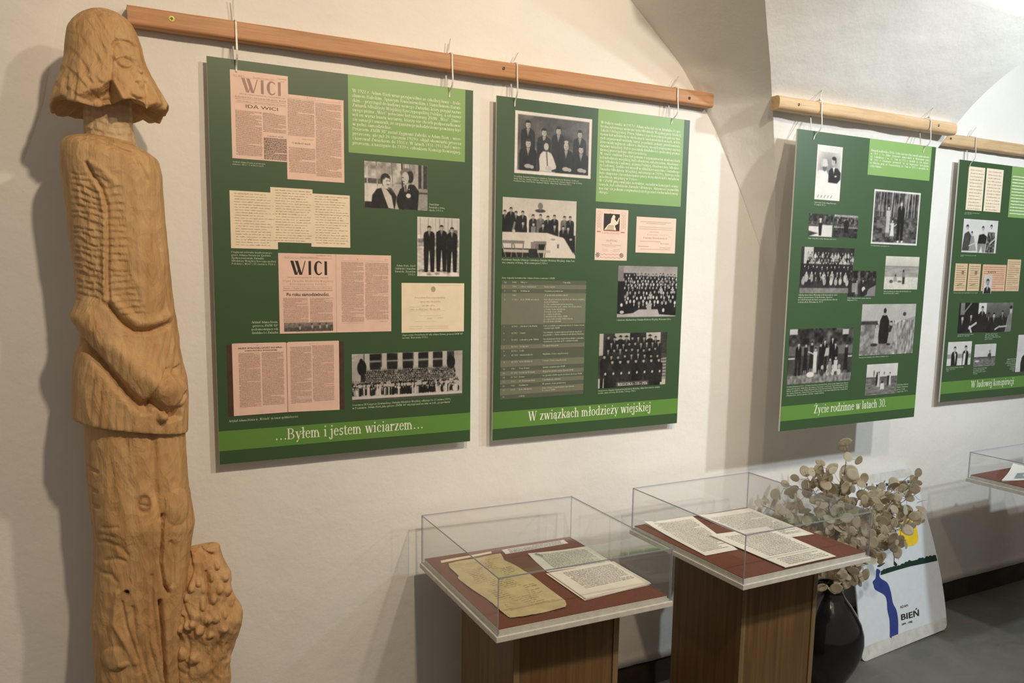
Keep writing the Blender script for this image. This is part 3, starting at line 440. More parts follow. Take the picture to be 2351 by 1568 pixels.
g('O', .72, O(.36, .33, .32, .345)); g('P', .57, S(.07, 0, .66, 2, 2), O(.28, .48, .25, .18, -90, 90), B(.1, .63, .28, .66), B(.1, .3, .28, .33)); g('R', .65, S(.07, 0, .66, 2, 2), O(.28, .49, .25, .17, -90, 90), B(.1, .63, .28, .66), B(.1, .32, .28, .35), L(.3, .33, .55, 0, .13), B(.42, 0, .67, .03))
g('S', .54, O(.26, .5, .19, .17, 20, 270, .1, .06), O(.26, .175, .21, .185, -160, 90, .1, .06), B(.42, .48, .45, .66), B(.06, 0, .09, .2)); g('T', .62, S(.26, 0, .66, 2, 0), B(.03, .63, .59, .66), B(.03, .48, .06, .66), B(.56, .48, .59, .66))
g('U', .71, S(.08, .2, .66, 0, 2), O(.34, .22, .26, .23, 180, 360), S(.57, .2, .66, 0, 2, .04)); g('W', .97, L(.14, .66, .32, 0, .125), L(.49, .66, .33, 0, .045), L(.49, .66, .67, 0, .125), L(.85, .66, .68, 0, .045), B(.0, .63, .28, .66), B(.74, .63, .96, .66), B(.36, .63, .6, .66))
g('Y', .68, L(.12, .66, .35, .3, .12), L(.58, .66, .36, .3, .045), S(.3, 0, .32, 2, 0), B(0, .63, .24, .66), B(.46, .63, .69, .66)); g('Z', .6, B(.04, .63, .55, .66), L(.45, .65, .14, .01, .14), B(.04, 0, .56, .03), B(.04, .52, .07, .66), B(.53, 0, .56, .15))
G['Ż'] = (G['Z'][0], G['Z'][1]+Dt(.3, .78)); G['Ś'] = (G['S'][0], G['S'][1]+AC(.24, .74)); G['Ó'] = (G['O'][0], G['O'][1]+AC(.32, .74)); G['V'] = G['Y']
g('0', .5, O(.25, .33, .21, .345, 0, 360, .085)); g('1', .5, S(.2, 0, .67, 2, 1)); g('2', .5, O(.23, .47, .19, .2, -20, 165), L(.37, .42, .08, .03, .08), B(.04, 0, .45, .06)); g('3', .5, O(.22, .5, .18, .17, -90, 150), O(.21, .18, .22, .19, -150, 90))
g('4', .5, B(.28, 0, .375, .67), L(.3, .67, .06, .2, .05), B(.03, .17, .47, .22)); g('5', .5, O(.2, .21, .22, .22, -150, 110), B(.12, .6, .43, .67), L(.13, .63, .09, .35, .05)); g('6', .5, O(.25, .2, .2, .21), O(.36, .25, .32, .42, 95, 190)); g('7', .5, B(.05, .6, .45, .67), L(.42, .63, .19, 0, .07))
g('8', .5, O(.25, .5, .165, .165, 0, 360, .07), O(.25, .18, .2, .19, 0, 360, .085)); g('9', .5, O(.25, .47, .2, .21), O(.14, .42, .32, .42, -85, 10))
g('.', .25, Dt(.12, .05, .055)); g(',', .25, Dt(.12, .05, .055), L(.15, .04, .1, -.12, .04)); g(':', .27, Dt(.13, .05), Dt(.13, .38)); g('–', .5, B(0, .2, .5, .24)); g('-', .33, B(.04, .2, .28, .25))
g('„', .42, Dt(.1, .05, .05), L(.13, .04, .08, -.12, .04), Dt(.28, .05, .05), L(.31, .04, .26, -.12, .04)); g('”', .42, Dt(.1, .62, .05), L(.13, .61, .08, .46, .04), Dt(.28, .62, .05), L(.31, .61, .26, .46, .04))
g('(', .33, O(.32, .25, .26, .45, 110, 250, .06)); g(')', .33, O(.01, .25, .26, .45, -70, 70, .06)); g('…', .95, Dt(.15, .05), Dt(.48, .05), Dt(.81, .05)); g('?', .4, O(.2, .5, .16, .16, -90, 160), B(.17, .2, .23, .35), Dt(.2, .05)); g('/', .3, L(.03, -.05, .27, .7, .04))
def glyph_polys(ch, seg):
    out = []
    for p in G.get(ch, G['o'])[1]:
        if p[0] == 'b': _, x0, y0, x1, y1 = p; out.append([(x0, y0), (x1, y0), (x1, y1), (x0, y1)])
        elif p[0] == 'p': out.append(list(p[1:]))
        elif p[0] == 'd': _, x, y, r = p; out.append([(x+r*math.cos(2*math.pi*k/8), y+r*math.sin(2*math.pi*k/8)) for k in range(8)])
        else:
            _, cx, cy, rx, ry, a0, a1, T, t = p; n = max(3, int(seg*abs(a1-a0)/360+.5)); pr = None
            for k in range(n+1):
                a = math.radians(a0+(a1-a0)*k/n); c, s = math.cos(a), math.sin(a)
                cur = ((cx+rx*c, cy+ry*s), (cx+(rx-T)*c, cy+(ry-t)*s))
                if pr: out.append([pr[0], cur[0], cur[1], pr[1]])
                pr = cur
    return out
_gc = {}
def gpolys(ch, seg):
    if (ch, seg) not in _gc: _gc[(ch, seg)] = glyph_polys(ch, seg)
    return _gc[(ch, seg)]
def adv(s): return sum(.25 if c == ' ' else G.get(c, G['o'])[0] for c in s)
class Flat:
    """collects polygons in a sheet's own millimetres (x right, y down) and makes one thin mesh of them"""
    def __init__(s): s.v, s.f = [], []
    def poly(s, pts): n = len(s.v); s.v += pts; s.f.append(tuple(range(n, n+len(pts)))); return s
    def rect(s, x0, y0, x1, y1): return s.poly([(x0, y1), (x1, y1), (x1, y0), (x0, y0)])
    def ell(s, cx, cy, rx, ry, n=16): return s.poly([(cx+rx*math.cos(-2*math.pi*k/n), cy+ry*math.sin(-2*math.pi*k/n)) for k in range(n)])
    def line(s, pts, w):
        for (x0, y0), (x1, y1) in zip(pts, pts[1:]):
            d = math.hypot(x1-x0, y1-y0) or 1; a, b = -(y1-y0)/d*w/2, (x1-x0)/d*w/2
            s.poly([(x0+a, y0+b), (x1+a, y1+b), (x1-a, y1-b), (x0-a, y0-b)])
        return s
    def text(s, st, x, y, em, width=None, align='l', seg=8, sx=1., just=False):
        """one line of serif text, baseline y; width with just spreads the word spaces, else squeezes the line"""
        nat = adv(st)*em*sx; gap = 0
        if width and just: 
            k = st.count(' '); gap = (width-nat)/k if k else 0
            if gap < -.1*em or not k: sx *= width/nat; gap = 0
        elif width: sx *= width/nat
        if align == 'r': x -= adv(st)*em*sx
        if align == 'c': x -= adv(st)*em*sx/2
        for ch in st:
            if ch == ' ': x += .25*em*sx+gap; continue
            for p in gpolys(ch, seg): s.poly([(x+a*em*sx, y-b*em) for a, b in p][::1])
            x += G.get(ch, G['o'])[0]*em*sx
        return s
    def block(s, lines, x0, y0, x1, y1, em=None, align='l', just=False, seg=8, sx=1.):
        pitch = (y1-y0)/len(lines); em = em or pitch*1.02
        for k, ln in enumerate(lines):
            y = y0+pitch*(k+.76)
            last = just and (ln.endswith('|')); ln = ln.rstrip('|')
            if just and not last: s.text(ln, x0, y, em, x1-x0, just=True, seg=seg, sx=sx)
            elif align == 'r': s.text(ln, x1, y, em, align='r', seg=seg, sx=sx)
            elif align == 'c': s.text(ln, (x0+x1)/2, y, em, align='c', seg=seg, sx=sx)
            else: s.text(ln, x0, y, em, seg=seg, sx=min(sx, (x1-x0)/(adv(ln)*em)))
        return s
    def greek(s, x0, y0, x1, y1, pitch=1.9, h=.95, para=.12, seed=1):
        """print too small to read: short uneven ink dashes in lines"""
        r = random.Random(seed); y = y0
        while y < y1:
            x = x0+(r.random()*2+2 if r.random() < para else 0); end = x1 if r.random() > para else x0+(x1-x0)*r.uniform(.3, .9)
            while x < end-1:
                w = min(r.uniform(1.6, 6.5), end-x); hh = h*r.uniform(.75, 1.1); s.rect(x, y, x+w, y+hh); x += w+r.uniform(.55, .95)
            y += pitch
        return s
    def scrawl(s, x0, y0, x1, y1, pitch, seed=1, w=.55, amp=1.1):
        r = random.Random(seed); y = y0+pitch*.6
        while y < y1:
            x = x0+r.random()*3; end = x1-r.random()**2*(x1-x0)*.3
            while x < end-3:
                L_ = r.uniform(5, 16); pts = []; X = x
                while X < min(x+L_, end): pts.append((X, y+amp*math.sin(X*2.6+r.random())*r.uniform(.2, 1)-(amp*1.1 if r.random() < .08 else 0))); X += .8
                s.line(pts, w*r.uniform(.7, 1.2)); x += L_+r.uniform(1.5, 3)
            y += pitch
        return s
    def make(s, name, mat, parent, depth=0., place=None):
        """depth in mm in front of the board's face (local -Y)"""
        flatp = place is None; place = place or (lambda x, y: (x/1000, -depth/1000, -y/1000))
        V = [place(x, y) for x, y in s.v]; F = []
        for n, f in enumerate(s.f):
            A = sum(s.v[a][0]*s.v[b][1]-s.v[b][0]*s.v[a][1] for a, b in zip(f, f[1:]+f[:1]))
            F.append(f if A < 0 else f[::-1])
            if flatp:                                   # overlapping strokes never share a plane
                for i in f: V[i] = (V[i][0], V[i][1]-(n % 23)*2e-6, V[i][2])
        return obj(name, V, F, mat, parent)
# ------------------------------------------------------------------ painted photographs (tone grids)
class Pic:
    def __init__(s, w, h, step=1.5, bg=.5):
        s.w, s.h = w, h; s.nx, s.ny = max(8, int(w/step)), max(8, int(h/step))
        s.X, s.Y = np.meshgrid(np.linspace(0, 1, s.nx), np.linspace(0, 1, s.ny)); s.a = np.full((s.ny, s.nx), float(bg)); s.asp = w/h; s.px = 1/s.ny
        s.r = random.Random(int(w*7+h*13))
    def win(s, x0, y0, x1, y1):
        i0, i1 = int(max(0, math.floor(x0*(s.nx-1)-2))), int(min(s.nx, math.ceil(x1*(s.nx-1)+3))); j0, j1 = int(max(0, math.floor(y0*(s.ny-1)-2))), int(min(s.ny, math.ceil(y1*(s.ny-1)+3)))
        return (slice(j0, j1), slice(i0, i1)) if i1 > i0 and j1 > j0 else None
    def put(s, w, m, v): s.a[w] = s.a[w]*(1-m)+v*m; return s
    def ell(s, cx, cy, rx, ry, v, soft=1.2):
        """rx, ry in units of the height"""
        w = s.win(cx-rx/s.asp, cy-ry, cx+rx/s.asp, cy+ry)
        if not w: return s
        q = np.hypot((s.X[w]-cx)*s.asp/rx, (s.Y[w]-cy)/ry); return s.put(w, np.clip((1-q)*min(rx, ry)/(soft*s.px)+.5, 0, 1), v)
    def poly(s, pts, v):
        w = s.win(min(p[0] for p in pts), min(p[1] for p in pts), max(p[0] for p in pts), max(p[1] for p in pts))
        if not w: return s
        return s.put(w, soft_in(s.X[w]*s.asp, s.Y[w], [(x*s.asp, y) for x, y in pts], s.px), v)
    def rect(s, x0, y0, x1, y1, v): return s.poly([(x0, y0), (x1, y0), (x1, y1), (x0, y1)], v)
    def line(s, x0, y0, x1, y1, w, v):
        k = s.win(min(x0, x1)-w/s.asp, min(y0, y1)-w, max(x0, x1)+w/s.asp, max(y0, y1)+w)
        if not k: return s
        d = seg_dist(s.X[k]*s.asp, s.Y[k], [(x0*s.asp, y0), (x1*s.asp, y1)]); return s.put(k, np.clip((w-d)/s.px+.5, 0, 1), v)
    def grain(s, amp, fx, fy, seed=1, y0=0, y1=1, x0=0, x1=1):
        P = np.stack([s.X.ravel()*s.asp*fx, s.Y.ravel()*fy, 0*s.X.ravel()], 1); m = ((s.Y >= y0) & (s.Y <= y1) & (s.X >= x0) & (s.X <= x1))
        s.a = s.a+amp*fbm(P, seed, 2).reshape(s.a.shape)*m; return s
    def grad(s, v0, v1, y0=0, y1=1):
        t = np.clip((s.Y-y0)/(y1-y0), 0, 1); m = (s.Y >= y0) & (s.Y <= y1); s.a = np.where(m, v0+(v1-v0)*t, s.a); return s
    def head(s, x, y, r, hair=.1, face=.74, turn=0, hat=None, bald=False):
        k = r/s.asp; s.ell(x, y-r*.22, r*.76, r*.78, hair); s.ell(x+turn*k*.2, y+r*(.06 if bald else .16), r*.66, r*(.92 if bald else .80), face)
        s.ell(x-turn*k*.1, y-r*(.95 if bald else .62), r*.62, r*.30, face if bald else hair); s.ell(x+k*.45, y+r*.3, r*.2, r*.5, face*.82)
        if s.ny*r > 7:
            for d in (-.28, .28): s.ell(x+(turn*.3+d)*k, y+r*.08, r*.12, r*.07, face*.45)
            s.ell(x+turn*k*.4, y+r*.3, r*.08, r*.16, face*.75); s.ell(x+turn*k*.32, y+r*.58, r*.22, r*.06, face*.5)
        if hat is not None: s.ell(x, y-r*.62, r*.85, r*.42, hat); s.ell(x, y-r*.38, r*1.15, r*.14, hat)
        return s
    def man(s, x, y, r, H, coat=.08, hair=.1, face=.72, turn=0, legs=True, hat=None, wide=1., shirt=.85, bald=False, tie=True):
        """standing figure in a suit: head at y, total height H (units of picture height)"""
        k = 1/s.asp; w = r*1.75*wide; top = y+r*1.05; hip = y+H*.52 if legs else 1.05
        s.ell(x, y+r*.95, r*.38, r*.5, face*.85)
        s.poly([(x-w*.3*k, top-r*.15), (x-w*.72*k, top+r*.2), (x-w*.95*k, top+r*.55), (x-w*1.06*k, top+r*1.5), (x-w*1.0*k, hip), (x+w*1.0*k, hip), (x+w*1.06*k, top+r*1.5), (x+w*.95*k, top+r*.55), (x+w*.72*k, top+r*.2), (x+w*.3*k, top-r*.15)], coat)
        if s.ny*r > 7: s.line(x-w*.7*k, top+r*1.2, x-w*.66*k, min(hip, 1), r*.05, coat+.1); s.line(x+w*.7*k, top+r*1.2, x+w*.66*k, min(hip, 1), r*.05, coat+.1)
        if shirt: s.poly([(x-r*.42*k, top), (x+r*.42*k, top), (x, top+r*1.7)], shirt)
        if tie and shirt: s.poly([(x-r*.1*k, top+r*.1), (x+r*.1*k, top+r*.1), (x+r*.05*k, top+r*1.5)], .1)
        if legs:
            for d in (-1, 1):
                s.poly([(x+(d*.55-.5)*w*k, hip-.02), (x+(d*.55+.5)*w*k, hip-.02), (x+(d*.6+.34)*w*k, y+H), (x+(d*.6-.34)*w*k, y+H)], coat*.95)
            s.ell(x-.6*w*k, y+H, r*.6, r*.2, .06); s.ell(x+.65*w*k, y+H, r*.6, r*.2, .06)
        return s.head(x, y, r, hair, face, turn, hat, bald)
    def woman(s, x, y, r, H, dress=.8, hair=.12, face=.72, turn=0, hat=None, skirt=1.3):
        k = 1/s.asp; w = r*1.35; top = y+r*1.1
        s.poly([(x-w*k, top), (x+w*k, top), (x+w*.85*k, y+H*.45), (x+w*skirt*k, y+H*.86), (x-w*skirt*k, y+H*.86), (x-w*.85*k, y+H*.45)], dress)
        for d in (-.45, .45): s.line(x+d*w*k, y+H*.84, x+d*w*k, y+H, r*.2, face*.8)
        return s.head(x, y, r, hair, face, turn, hat)
    def crowd(s, x0, x1, y0, y1, rows, n, r, coat=(.04, .2), face=(.55, .85), light=.12):
        for j in range(rows):
            y = y0+(y1-y0)*j/max(1, rows-1); rr = r*(.8+.35*j/max(1, rows-1))
            for i in range(n):
                x = x0+(x1-x0)*(i+.5*(j % 2)+s.r.uniform(.05, .45))/n; c = s.r.uniform(*coat)
                if s.r.random() < light: c = s.r.uniform(.6, .85)
                yy = y+s.r.uniform(-.4, .4)*rr
                s.ell(x, yy+rr*2.6, rr*1.5, rr*2.3, c); s.ell(x, yy+rr*1.5, rr*.28, rr*.6, .75 if s.r.random() < .5 else c); s.ell(x, yy, rr*.7, rr, s.r.uniform(.05, .2)); s.ell(x, yy+rr*.2, rr*.52, rr*.72, s.r.uniform(*face))
        return s
    def trunks(s, n, y0, y1, v=(.05, .3), w=.012):
        for i in range(n): x = s.r.random(); s.line(x, y0, x+s.r.uniform(-.03, .03), y1, w*s.r.uniform(.4, 1.3), s.r.uniform(*v))
        return s
    def border(s, t, v=.93):
        s.rect(0, 0, 1, t, v); s.rect(0, 1-t, 1, 1, v); s.rect(0, 0, t/s.asp, 1, v); return s.rect(1-t/s.asp, 0, 1, 1, v)
    def make(s, name, parent, x, y, depth, warm=(1, .93, .87), lo=.02):
        P = np.stack([s.X.ravel()*s.asp, s.Y.ravel(), 0*s.X.ravel()], 1); b = s.a.copy()
        b[1:-1, 1:-1] = .84*b[1:-1, 1:-1]+.04*(b[:-2, 1:-1]+b[2:, 1:-1]+b[1:-1, :-2]+b[1:-1, 2:])
        b = b+(.03*vnoise(P*34, 71)+.025*vnoise(P*70, 72)+.05*vnoise(P*5, 73)).reshape(b.shape)*(1-.5*b)      # uneven old emulsion
        a = np.clip(b, 0, 1); a = lo+.98*a**1.0*(1-lo); L = a**2.1*.84
        C = np.ones((s.ny*s.nx, 4)); C[:, :3] = L.ravel()[:, None]*np.array(warm)+.006
        V = np.stack([(x+s.X*s.w).ravel()/1000, np.full(s.X.size, -depth/1000), -(y+s.Y*s.h).ravel()/1000], 1)
        nx = s.nx; idx = np.arange(s.ny*nx).reshape(s.ny, nx); q = np.stack([idx[1:, :-1], idx[1:, 1:], idx[:-1, 1:], idx[:-1, :-1]], -1).reshape(-1, 4)
        me = bpy.data.meshes.new(name); me.vertices.add(len(V)); me.vertices.foreach_set('co', V.ravel())
        me.loops.add(q.size); me.loops.foreach_set('vertex_index', q.ravel()); me.polygons.add(len(q)); me.polygons.foreach_set('loop_start', np.arange(len(q))*4)
        me.update(calc_edges=True); me.validate()
        at = me.color_attributes.new('tone', 'FLOAT_COLOR', 'POINT'); at.data.foreach_set('color', C.ravel())
        o = link(name, me, M_PHOTO, parent); return o
def pic(R, key, step=1.6, bg=.5): x0, y0, x1, y1 = R[key]; return Pic(x1-x0, y1-y0, step, bg)
def board(name, loc, rot, label, R, h=1.0):
    root = empty(name, loc, label, 'poster', 'green exhibition posters on the wall', rot=rot)
    bm = bmesh.new(); fs = boxbm(bm, (0, .0003, -h), (.7, .006, 0)); fs[2].material_index = 1
    me = bpy.data.meshes.new('foam_board'); bm.to_mesh(me); bm.free(); link('foam_board', me, [M_FOAM, M_GREEN], root)
    x0, y0, x1, y1 = R['band']; Flat().rect(0, 914, 700, 965.5).make('title_band', M_BAND, root, .05)
    return root
def caption(R, key, root, lines, align='l', mat=None, em=None, seg=5, just=False):
    x0, y0, x1, y1 = R[key]; f = Flat()
    for k, ln in enumerate(lines):
        p = (y1-y0)/len(lines); e = em or p*.98; y = y0+p*(k+.78)
        nat = adv(ln)*e
        if align == 'r': f.text(ln, x1, y, e, align='r', seg=seg, sx=min(1, (x1-x0)/nat))
        else: f.text(ln, x0, y, e, seg=seg, sx=min(1.05, (x1-x0)/nat) if nat > .8*(x1-x0) else 1)
    return f.make('caption', mat or M_LETD, root, .25)
def title(R, root, st):
    x0, y0, x1, y1 = R['title']; Flat().text(st, x0, 949, 44, x1-x0, seg=26).make('title_lettering', M_LET, root, .3)
def textblock(R, root, lines, seg=7):
    x0, y0, x1, y1 = R['block']; b = Flat().rect(x0, .5, 676, y1).make('text_panel', M_BLOCK, root, .1)
    a = R['blocktext']; Flat().block(lines, a[0], a[1], a[2], a[3], just=True, seg=seg, em=(a[3]-a[1])/len(lines)*1.06).make('body_lettering', M_LET, b, .3)
def sheet(R, key, root, name, mat, depth=.2):
    x0, y0, x1, y1 = R[key]; return Flat().rect(x0, y0, x1, y1).make(name, mat, root, depth)
def wici(f, x, y, w, h):
    """the masthead: heavy art-deco capitals W I C I, thick and thin"""
    X = lambda a: x+a*w; Y = lambda b: y+(1-b)*h
    for p in ([(0, 1), (.085, 1), (.19, 0), (.115, 0)], [(.125, 1), (.21, 1), (.315, 0), (.24, 0)], [(.165, .0), (.185, .0), (.245, .62), (.225, .62)], [(.285, .0), (.31, .0), (.415, 1), (.39, 1)], [(.49, 0), (.49, 1), (.56, 1), (.56, 0)], [(.93, 0), (.93, 1), (1.0, 1), (1.0, 0)]):
        f.poly([(X(a), Y(b)) for a, b in p][::-1])
    n = 20; pr = None
    for k in range(n+1):
        a = math.radians(42+276*k/n); c, sn = math.cos(a), math.sin(a); th = .02+.058*max(0, -c)**.6
        cur = ((X(.765+.125*c), Y(.5+.51*sn)), (X(.765+(.125-th)*c), Y(.5+(.51-.09-.10*max(0, -c))*sn)))
        if pr: f.poly([pr[0], cur[0], cur[1], pr[1]])
        pr = cur
def sans(st, name, mat, parent, x, y, w, h, depth, bold=0., place=None):
    """built-in sans lettering fitted into a box w x h mm, baseline at y+h"""
    cu = bpy.data.curves.new(name, 'FONT'); cu.body = st; cu.offset = bold; cu.resolution_u = 3
    o = bpy.data.objects.new(name, cu); COL.objects.link(o)
    me = bpy.data.meshes.new_from_object(o.evaluated_get(bpy.context.evaluated_depsgraph_get())); bpy.data.objects.remove(o)
    P = np.array([v.co[:] for v in me.vertices]); 
    if not len(P): return None
    mn, mx = P.min(0), P.max(0); V = [(x+(p[0]-mn[0])/(mx[0]-mn[0])*w, y+h-(p[1]-mn[1])/(mx[1]-mn[1])*h) for p in P]
    F = [tuple(p.vertices) for p in me.polygons]; bpy.data.meshes.remove(me)
    pl = place or (lambda a, b: (a/1000, -depth/1000, -b/1000))
    return obj(name, [pl(a, b) for a, b in V], F, mat, parent)

# ------------------------------------------------------------------ poster 1
def poster1():
    R = R1; root = board('exhibition_poster', (0, -.030, 0), (math.radians(-.09), 0, 0), 'green poster nearest the carved figure, with old newspaper front pages', R)
    title(R, root, '…Byłem i jestem wiciarzem…')
    textblock(R, root, ['W 1928 r. Adam Bień wraz przyjaciółmi ze szkolnej ławy – Bole-', 'sławem Babskim, Ignacym Kwaśniewskim i Stanisławem Barań-', 'skim – przystąpił do budowy nowego Związku, który przyjął nazwę', 'Związek Młodzieży Wiejskiej Rzeczypospolitej Polskiej, a od nazwy', 'swego pisma „Wici” potocznie był nazywany ZMW „Wici”. Stano-', 'wił on wyraz buntu wiciarzy, którzy nie chcieli podporządkować', 'się sanacji i uważali, że organizacje młodzieżowe powinny być', 'w pełni samodzielne.|', 'Prezesem ZMW RP został Zygmunt Załęski, a Adam Bień – wice-', 'prezesem, ale już 26 stycznia 1929 r. objął obowiązki prezesa', 'i kierował Związkiem do 1931 r. W latach 1931–1933 był I wice-', 'prezesem, a następnie do 1939 r. członkiem Komisji Rewizyjnej.|'], 8)
    a = sheet(R, 'newsA', root, 'newspaper_page', M_NEWS, .15); f = Flat(); wici(f, 78, 41, 94, 33); f.make('masthead', M_INK2, a, .3)
    f = Flat(); f.text('Nr. 1 (Rok I)', 59, 38, 5); f.text('Warszawa, 29 czerwca 1928 r.', 106, 38, 4.2); f.text('Cena numeru', 164, 34, 4.2); f.text('20 gr.', 172, 40, 4.2); f.rect(60, 39.3, 150, 39.7)
    f.text('Wiciom z dawnej wspomóż idź – Na życie wołać czas', 74, 80, 4.6, 108); f.text('dodzielnia Kół i Związków Młodzieży Wiejsk', 62, 88, 6.5, 123); f.rect(62, 90.5, 185, 91.2); f.text('Adres Redakcji i Administracji Warszawa ul. Smolna', 66, 97, 4.6, 118); f.rect(62, 99, 185, 99.5)
    f.greek(62, 118, 124, 226, 2.25, 1.2, .1, 3).greek(127, 118, 183, 164, 2.25, 1.2, .12, 4); f.make('small_print', M_INK2, a, .3)
    sans('IDĄ WICI', 'headline', M_INK, a, 87, 102.5, 77, 10.5, .3)
    Flat().greek(128, 178, 186, 222, 2.2, 1.35, .06, 6).text('O wolność myśli', 136, 175, 5, 40).greek(128, 224, 188, 230, 2.6, 1.4, 0, 7).make('dark_print', M_INK, a, .3)
    b = sheet(R, 'newsB', root, 'newspaper_page', M_NEWS, .35); f = Flat(); f.text('2', 189, 73.5, 5).text('W   I   C   I', 236, 72.5, 4.6).rect(192, 75, 322, 75.4).text('Nr 1', 318, 73.5, 4)
    f.greek(188, 78, 255, 168, 2.25, 1.15, .08, 11).greek(258, 80, 324, 264, 2.25, 1.15, .1, 12).greek(189, 196, 256, 258, 2.25, 1.15, .08, 13).text('Tomasz Nocznicki', 222, 175, 4, 30); f.make('small_print', M_INK2, b, .5)
    Flat().text('O wolność myśli', 198, 187, 7, 46).make('headline', M_INK, b, .5)
    caption(R, 'capA', root, ['Artykuł Adama Bienia w pierwszym', 'numerze „Wici”: O wolność myśli'])
    for k, (key, d) in enumerate((('let1', .15), ('let3', .2), ('let2', .3))):
        x0, y0, x1, y1 = R[key]; o = sheet(R, key, root, 'letter_page', M_CREAM, d); Flat().scrawl(x0+10, y0+3, x1-3, y1-4, 6.6, 40+k, .85, 1.0).make('handwriting', M_SEPIA, o, d+.12)
    caption(R, 'capLet', root, ['Fragment referatu wygłoszonego', 'przez Adama Bienia na Zjeździe', 'Zjednoczeniowym Związku', 'Młodzieży Wiejskiej Rzeczypospolitej', 'Polskiej („Wici”) 28 czerwca 1928 r.'])
    x0, y0, x1, y1 = R['spread']; sp = sheet(R, 'spread', root, 'newspaper_page', M_NEWS, .2); f = Flat(); wici(f, 187, 481, 95, 36); f.make('masthead', M_INK, sp, .35)
    f = Flat(); f.rect(168, 474, 295, 474.6).text('Nr. 13', 172, 473, 5).text('Warszawa, 30 Marca 1930 r.', 212, 473, 5, 48).text('Cena pojedyńczego N. 20 groszy.', 253, 467.5, 5, 42)
    f.text('Uderzajcie w żyźni rogi, mogeż dni – Po życie, sięgaj ziemi.', 178, 525, 4.6, 108).text('O r g a n   Z w i ą z k u   M ł o d z i e ż y   W i e j s k i e j', 167, 535, 7.5, 130).text('R z e c z y p o s p o l i t e j   P o l s k i e j', 185, 543, 7.5, 94).rect(167, 547, 296, 547.5).text('Warszawa, ul. Wspólna 43, m. 15, konto w P.K.O. Nr 17.679 Tel. 306-04', 168, 553.5, 5.5, 127).rect(167, 556.5, 296, 558)
    f.greek(167, 577, 231, 640, 1.95, 1.0, .1, 21).greek(236, 577, 296, 640, 1.95, 1.0, .1, 22).text('Wiciowy obóz pracy zespół – z wiosny', 199, 671-5, 3.4, 70)
    f.text('2', 323, 475, 4).text('W   I   C   I', 362, 475.5, 5).rect(322, 478, 448, 478.4).text('Nr 13', 440, 475, 4).greek(320, 482, 381, 640, 2.05, 1.0, .1, 23).greek(385, 483, 450, 636, 2.05, 1.0, .1, 24).rect(323, 644, 380, 644.4).text('Adam Bień', 424, 642, 4, 24); f.make('small_print', M_INK2, sp, .35)
    sans('Po roku samodzielności.', 'headline', M_INK, sp, 176, 562.5, 111, 9.5, .35, .02)
    p = Pic(128, 23, 1.3, .38).grad(.5, .3).poly([(0, .62), (1, .3), (1, 1), (0, 1)], .24).grain(.08, 8, 8)
    for x, y in ((.31, .3), (.56, .2), (.72, .2), (.86, .15)): p.ell(x, y, .09, .12, .1).ell(x+.01, y+.3, .1, .2, .75)
    p.make('newspaper_picture', sp, 168, 642-1, .4, (1, .86, .78), .15)
    Flat().rect(305, 462.5, 306.5, 668.8).make('centre_fold', flat('fold_shade', (.62, .40, .32), .5), sp, .3)
    caption(R, 'capSpread', root, ['Artykuł Adama Bienia,', 'prezesa ZMW RP', 'podsumowujący rok', 'działalności Związku'], 'r')
    c = sheet(R, 'book', root, 'open_book_picture', M_LEATH, .15); q = R['bookpages']
    l = Flat().poly([(38, 877), (173, 876), (173, 694), (170, 691.5), (44, 691), (38, 692)]).poly([(174, 876), (311, 879), (311, 691), (178, 691), (174, 694)]).make('book_pages', M_NEWS, c, .25)
    f = Flat(); f.rect(172.2, 692, 174.2, 877); f.greek(53, 716, 106, 855, 1.95, 1.05, .07, 31).greek(110, 716, 165, 853, 1.95, 1.05, .07, 32).greek(182, 704, 237, 853, 1.95, 1.05, .07, 33).greek(240, 702, 297, 852, 1.95, 1.05, .07, 34).text('W   I   C   I', 98, 699, 4.5).text('W   I   C   I', 232, 699, 4.5); f.make('small_print', M_INK2, l, .4)
    sans('PRZEZ SPÓŁDZIELCZOŚĆ DO SPRA-', 'headline', M_INK, l, 53, 701, 110, 5.2, .4, .025); sans('WIEDLIWOŚCI SPOŁECZNEJ', 'headline', M_INK, l, 68, 708, 80, 5.2, .4, .025)
    caption(R, 'capBook', root, ['Artykuł Adama Bienia w „Wiciach” na temat spółdzielczości'])
    x, y = R['phCouple'][:2]; p = pic(R, 'phCouple', 1.2, .72).grain(.16, 9, 9, 2, 0, .45).rect(0, .45, .30, .95, .88).rect(0, .36, .28, .47, .36).trunks(7, 0, .5, (.2, .5), .008)
    p.rect(.83, 0, 1, .55, .2).trunks(1, 0, 1).rect(.80, 0, .85, .6, .72).rect(.9, 0, .93, .6, .6).rect(.85, .52, 1, 1, .62).rect(.84, .6, 1, .64, .3).line(.04, .12, .05, .85, .012, .85).line(.19, .1, .2, .55, .01, .7).rect(0, .86, .12, 1, .12)
    p.poly([(.10, 1), (.12, .72), (.19, .58), (.28, .55), (.44, .6), (.5, .72), (.47, 1)], .05).poly([(.25, .52), (.33, .56), (.42, .72), (.46, 1), (.37, .98), (.3, .72)], .82)
    p.ell(.325, .36, .115, .125, .1).ell(.30, .42, .04, .1, .1).ell(.34, .425, .088, .135, .84).poly([(.29, .33), (.33, .27), (.385, .31), (.38, .345), (.33, .32), (.295, .38)], .1).ell(.35, .395, .02, .012, .3).ell(.385, .395, .02, .012, .3).ell(.365, .475, .035, .012, .35).poly([(.36, .53), (.4, .62), (.47, .66), (.42, .55)], .25)
    p.poly([(.5, .75), (.56, .55), (.67, .45), (.78, .44), (.86, .58), (.84, 1), (.54, 1), (.5, .85)], .06).poly([(.62, .45), (.7, .42), (.66, .62), (.63, .6)], .82).line(.645, .47, .65, .6, .015, .2)
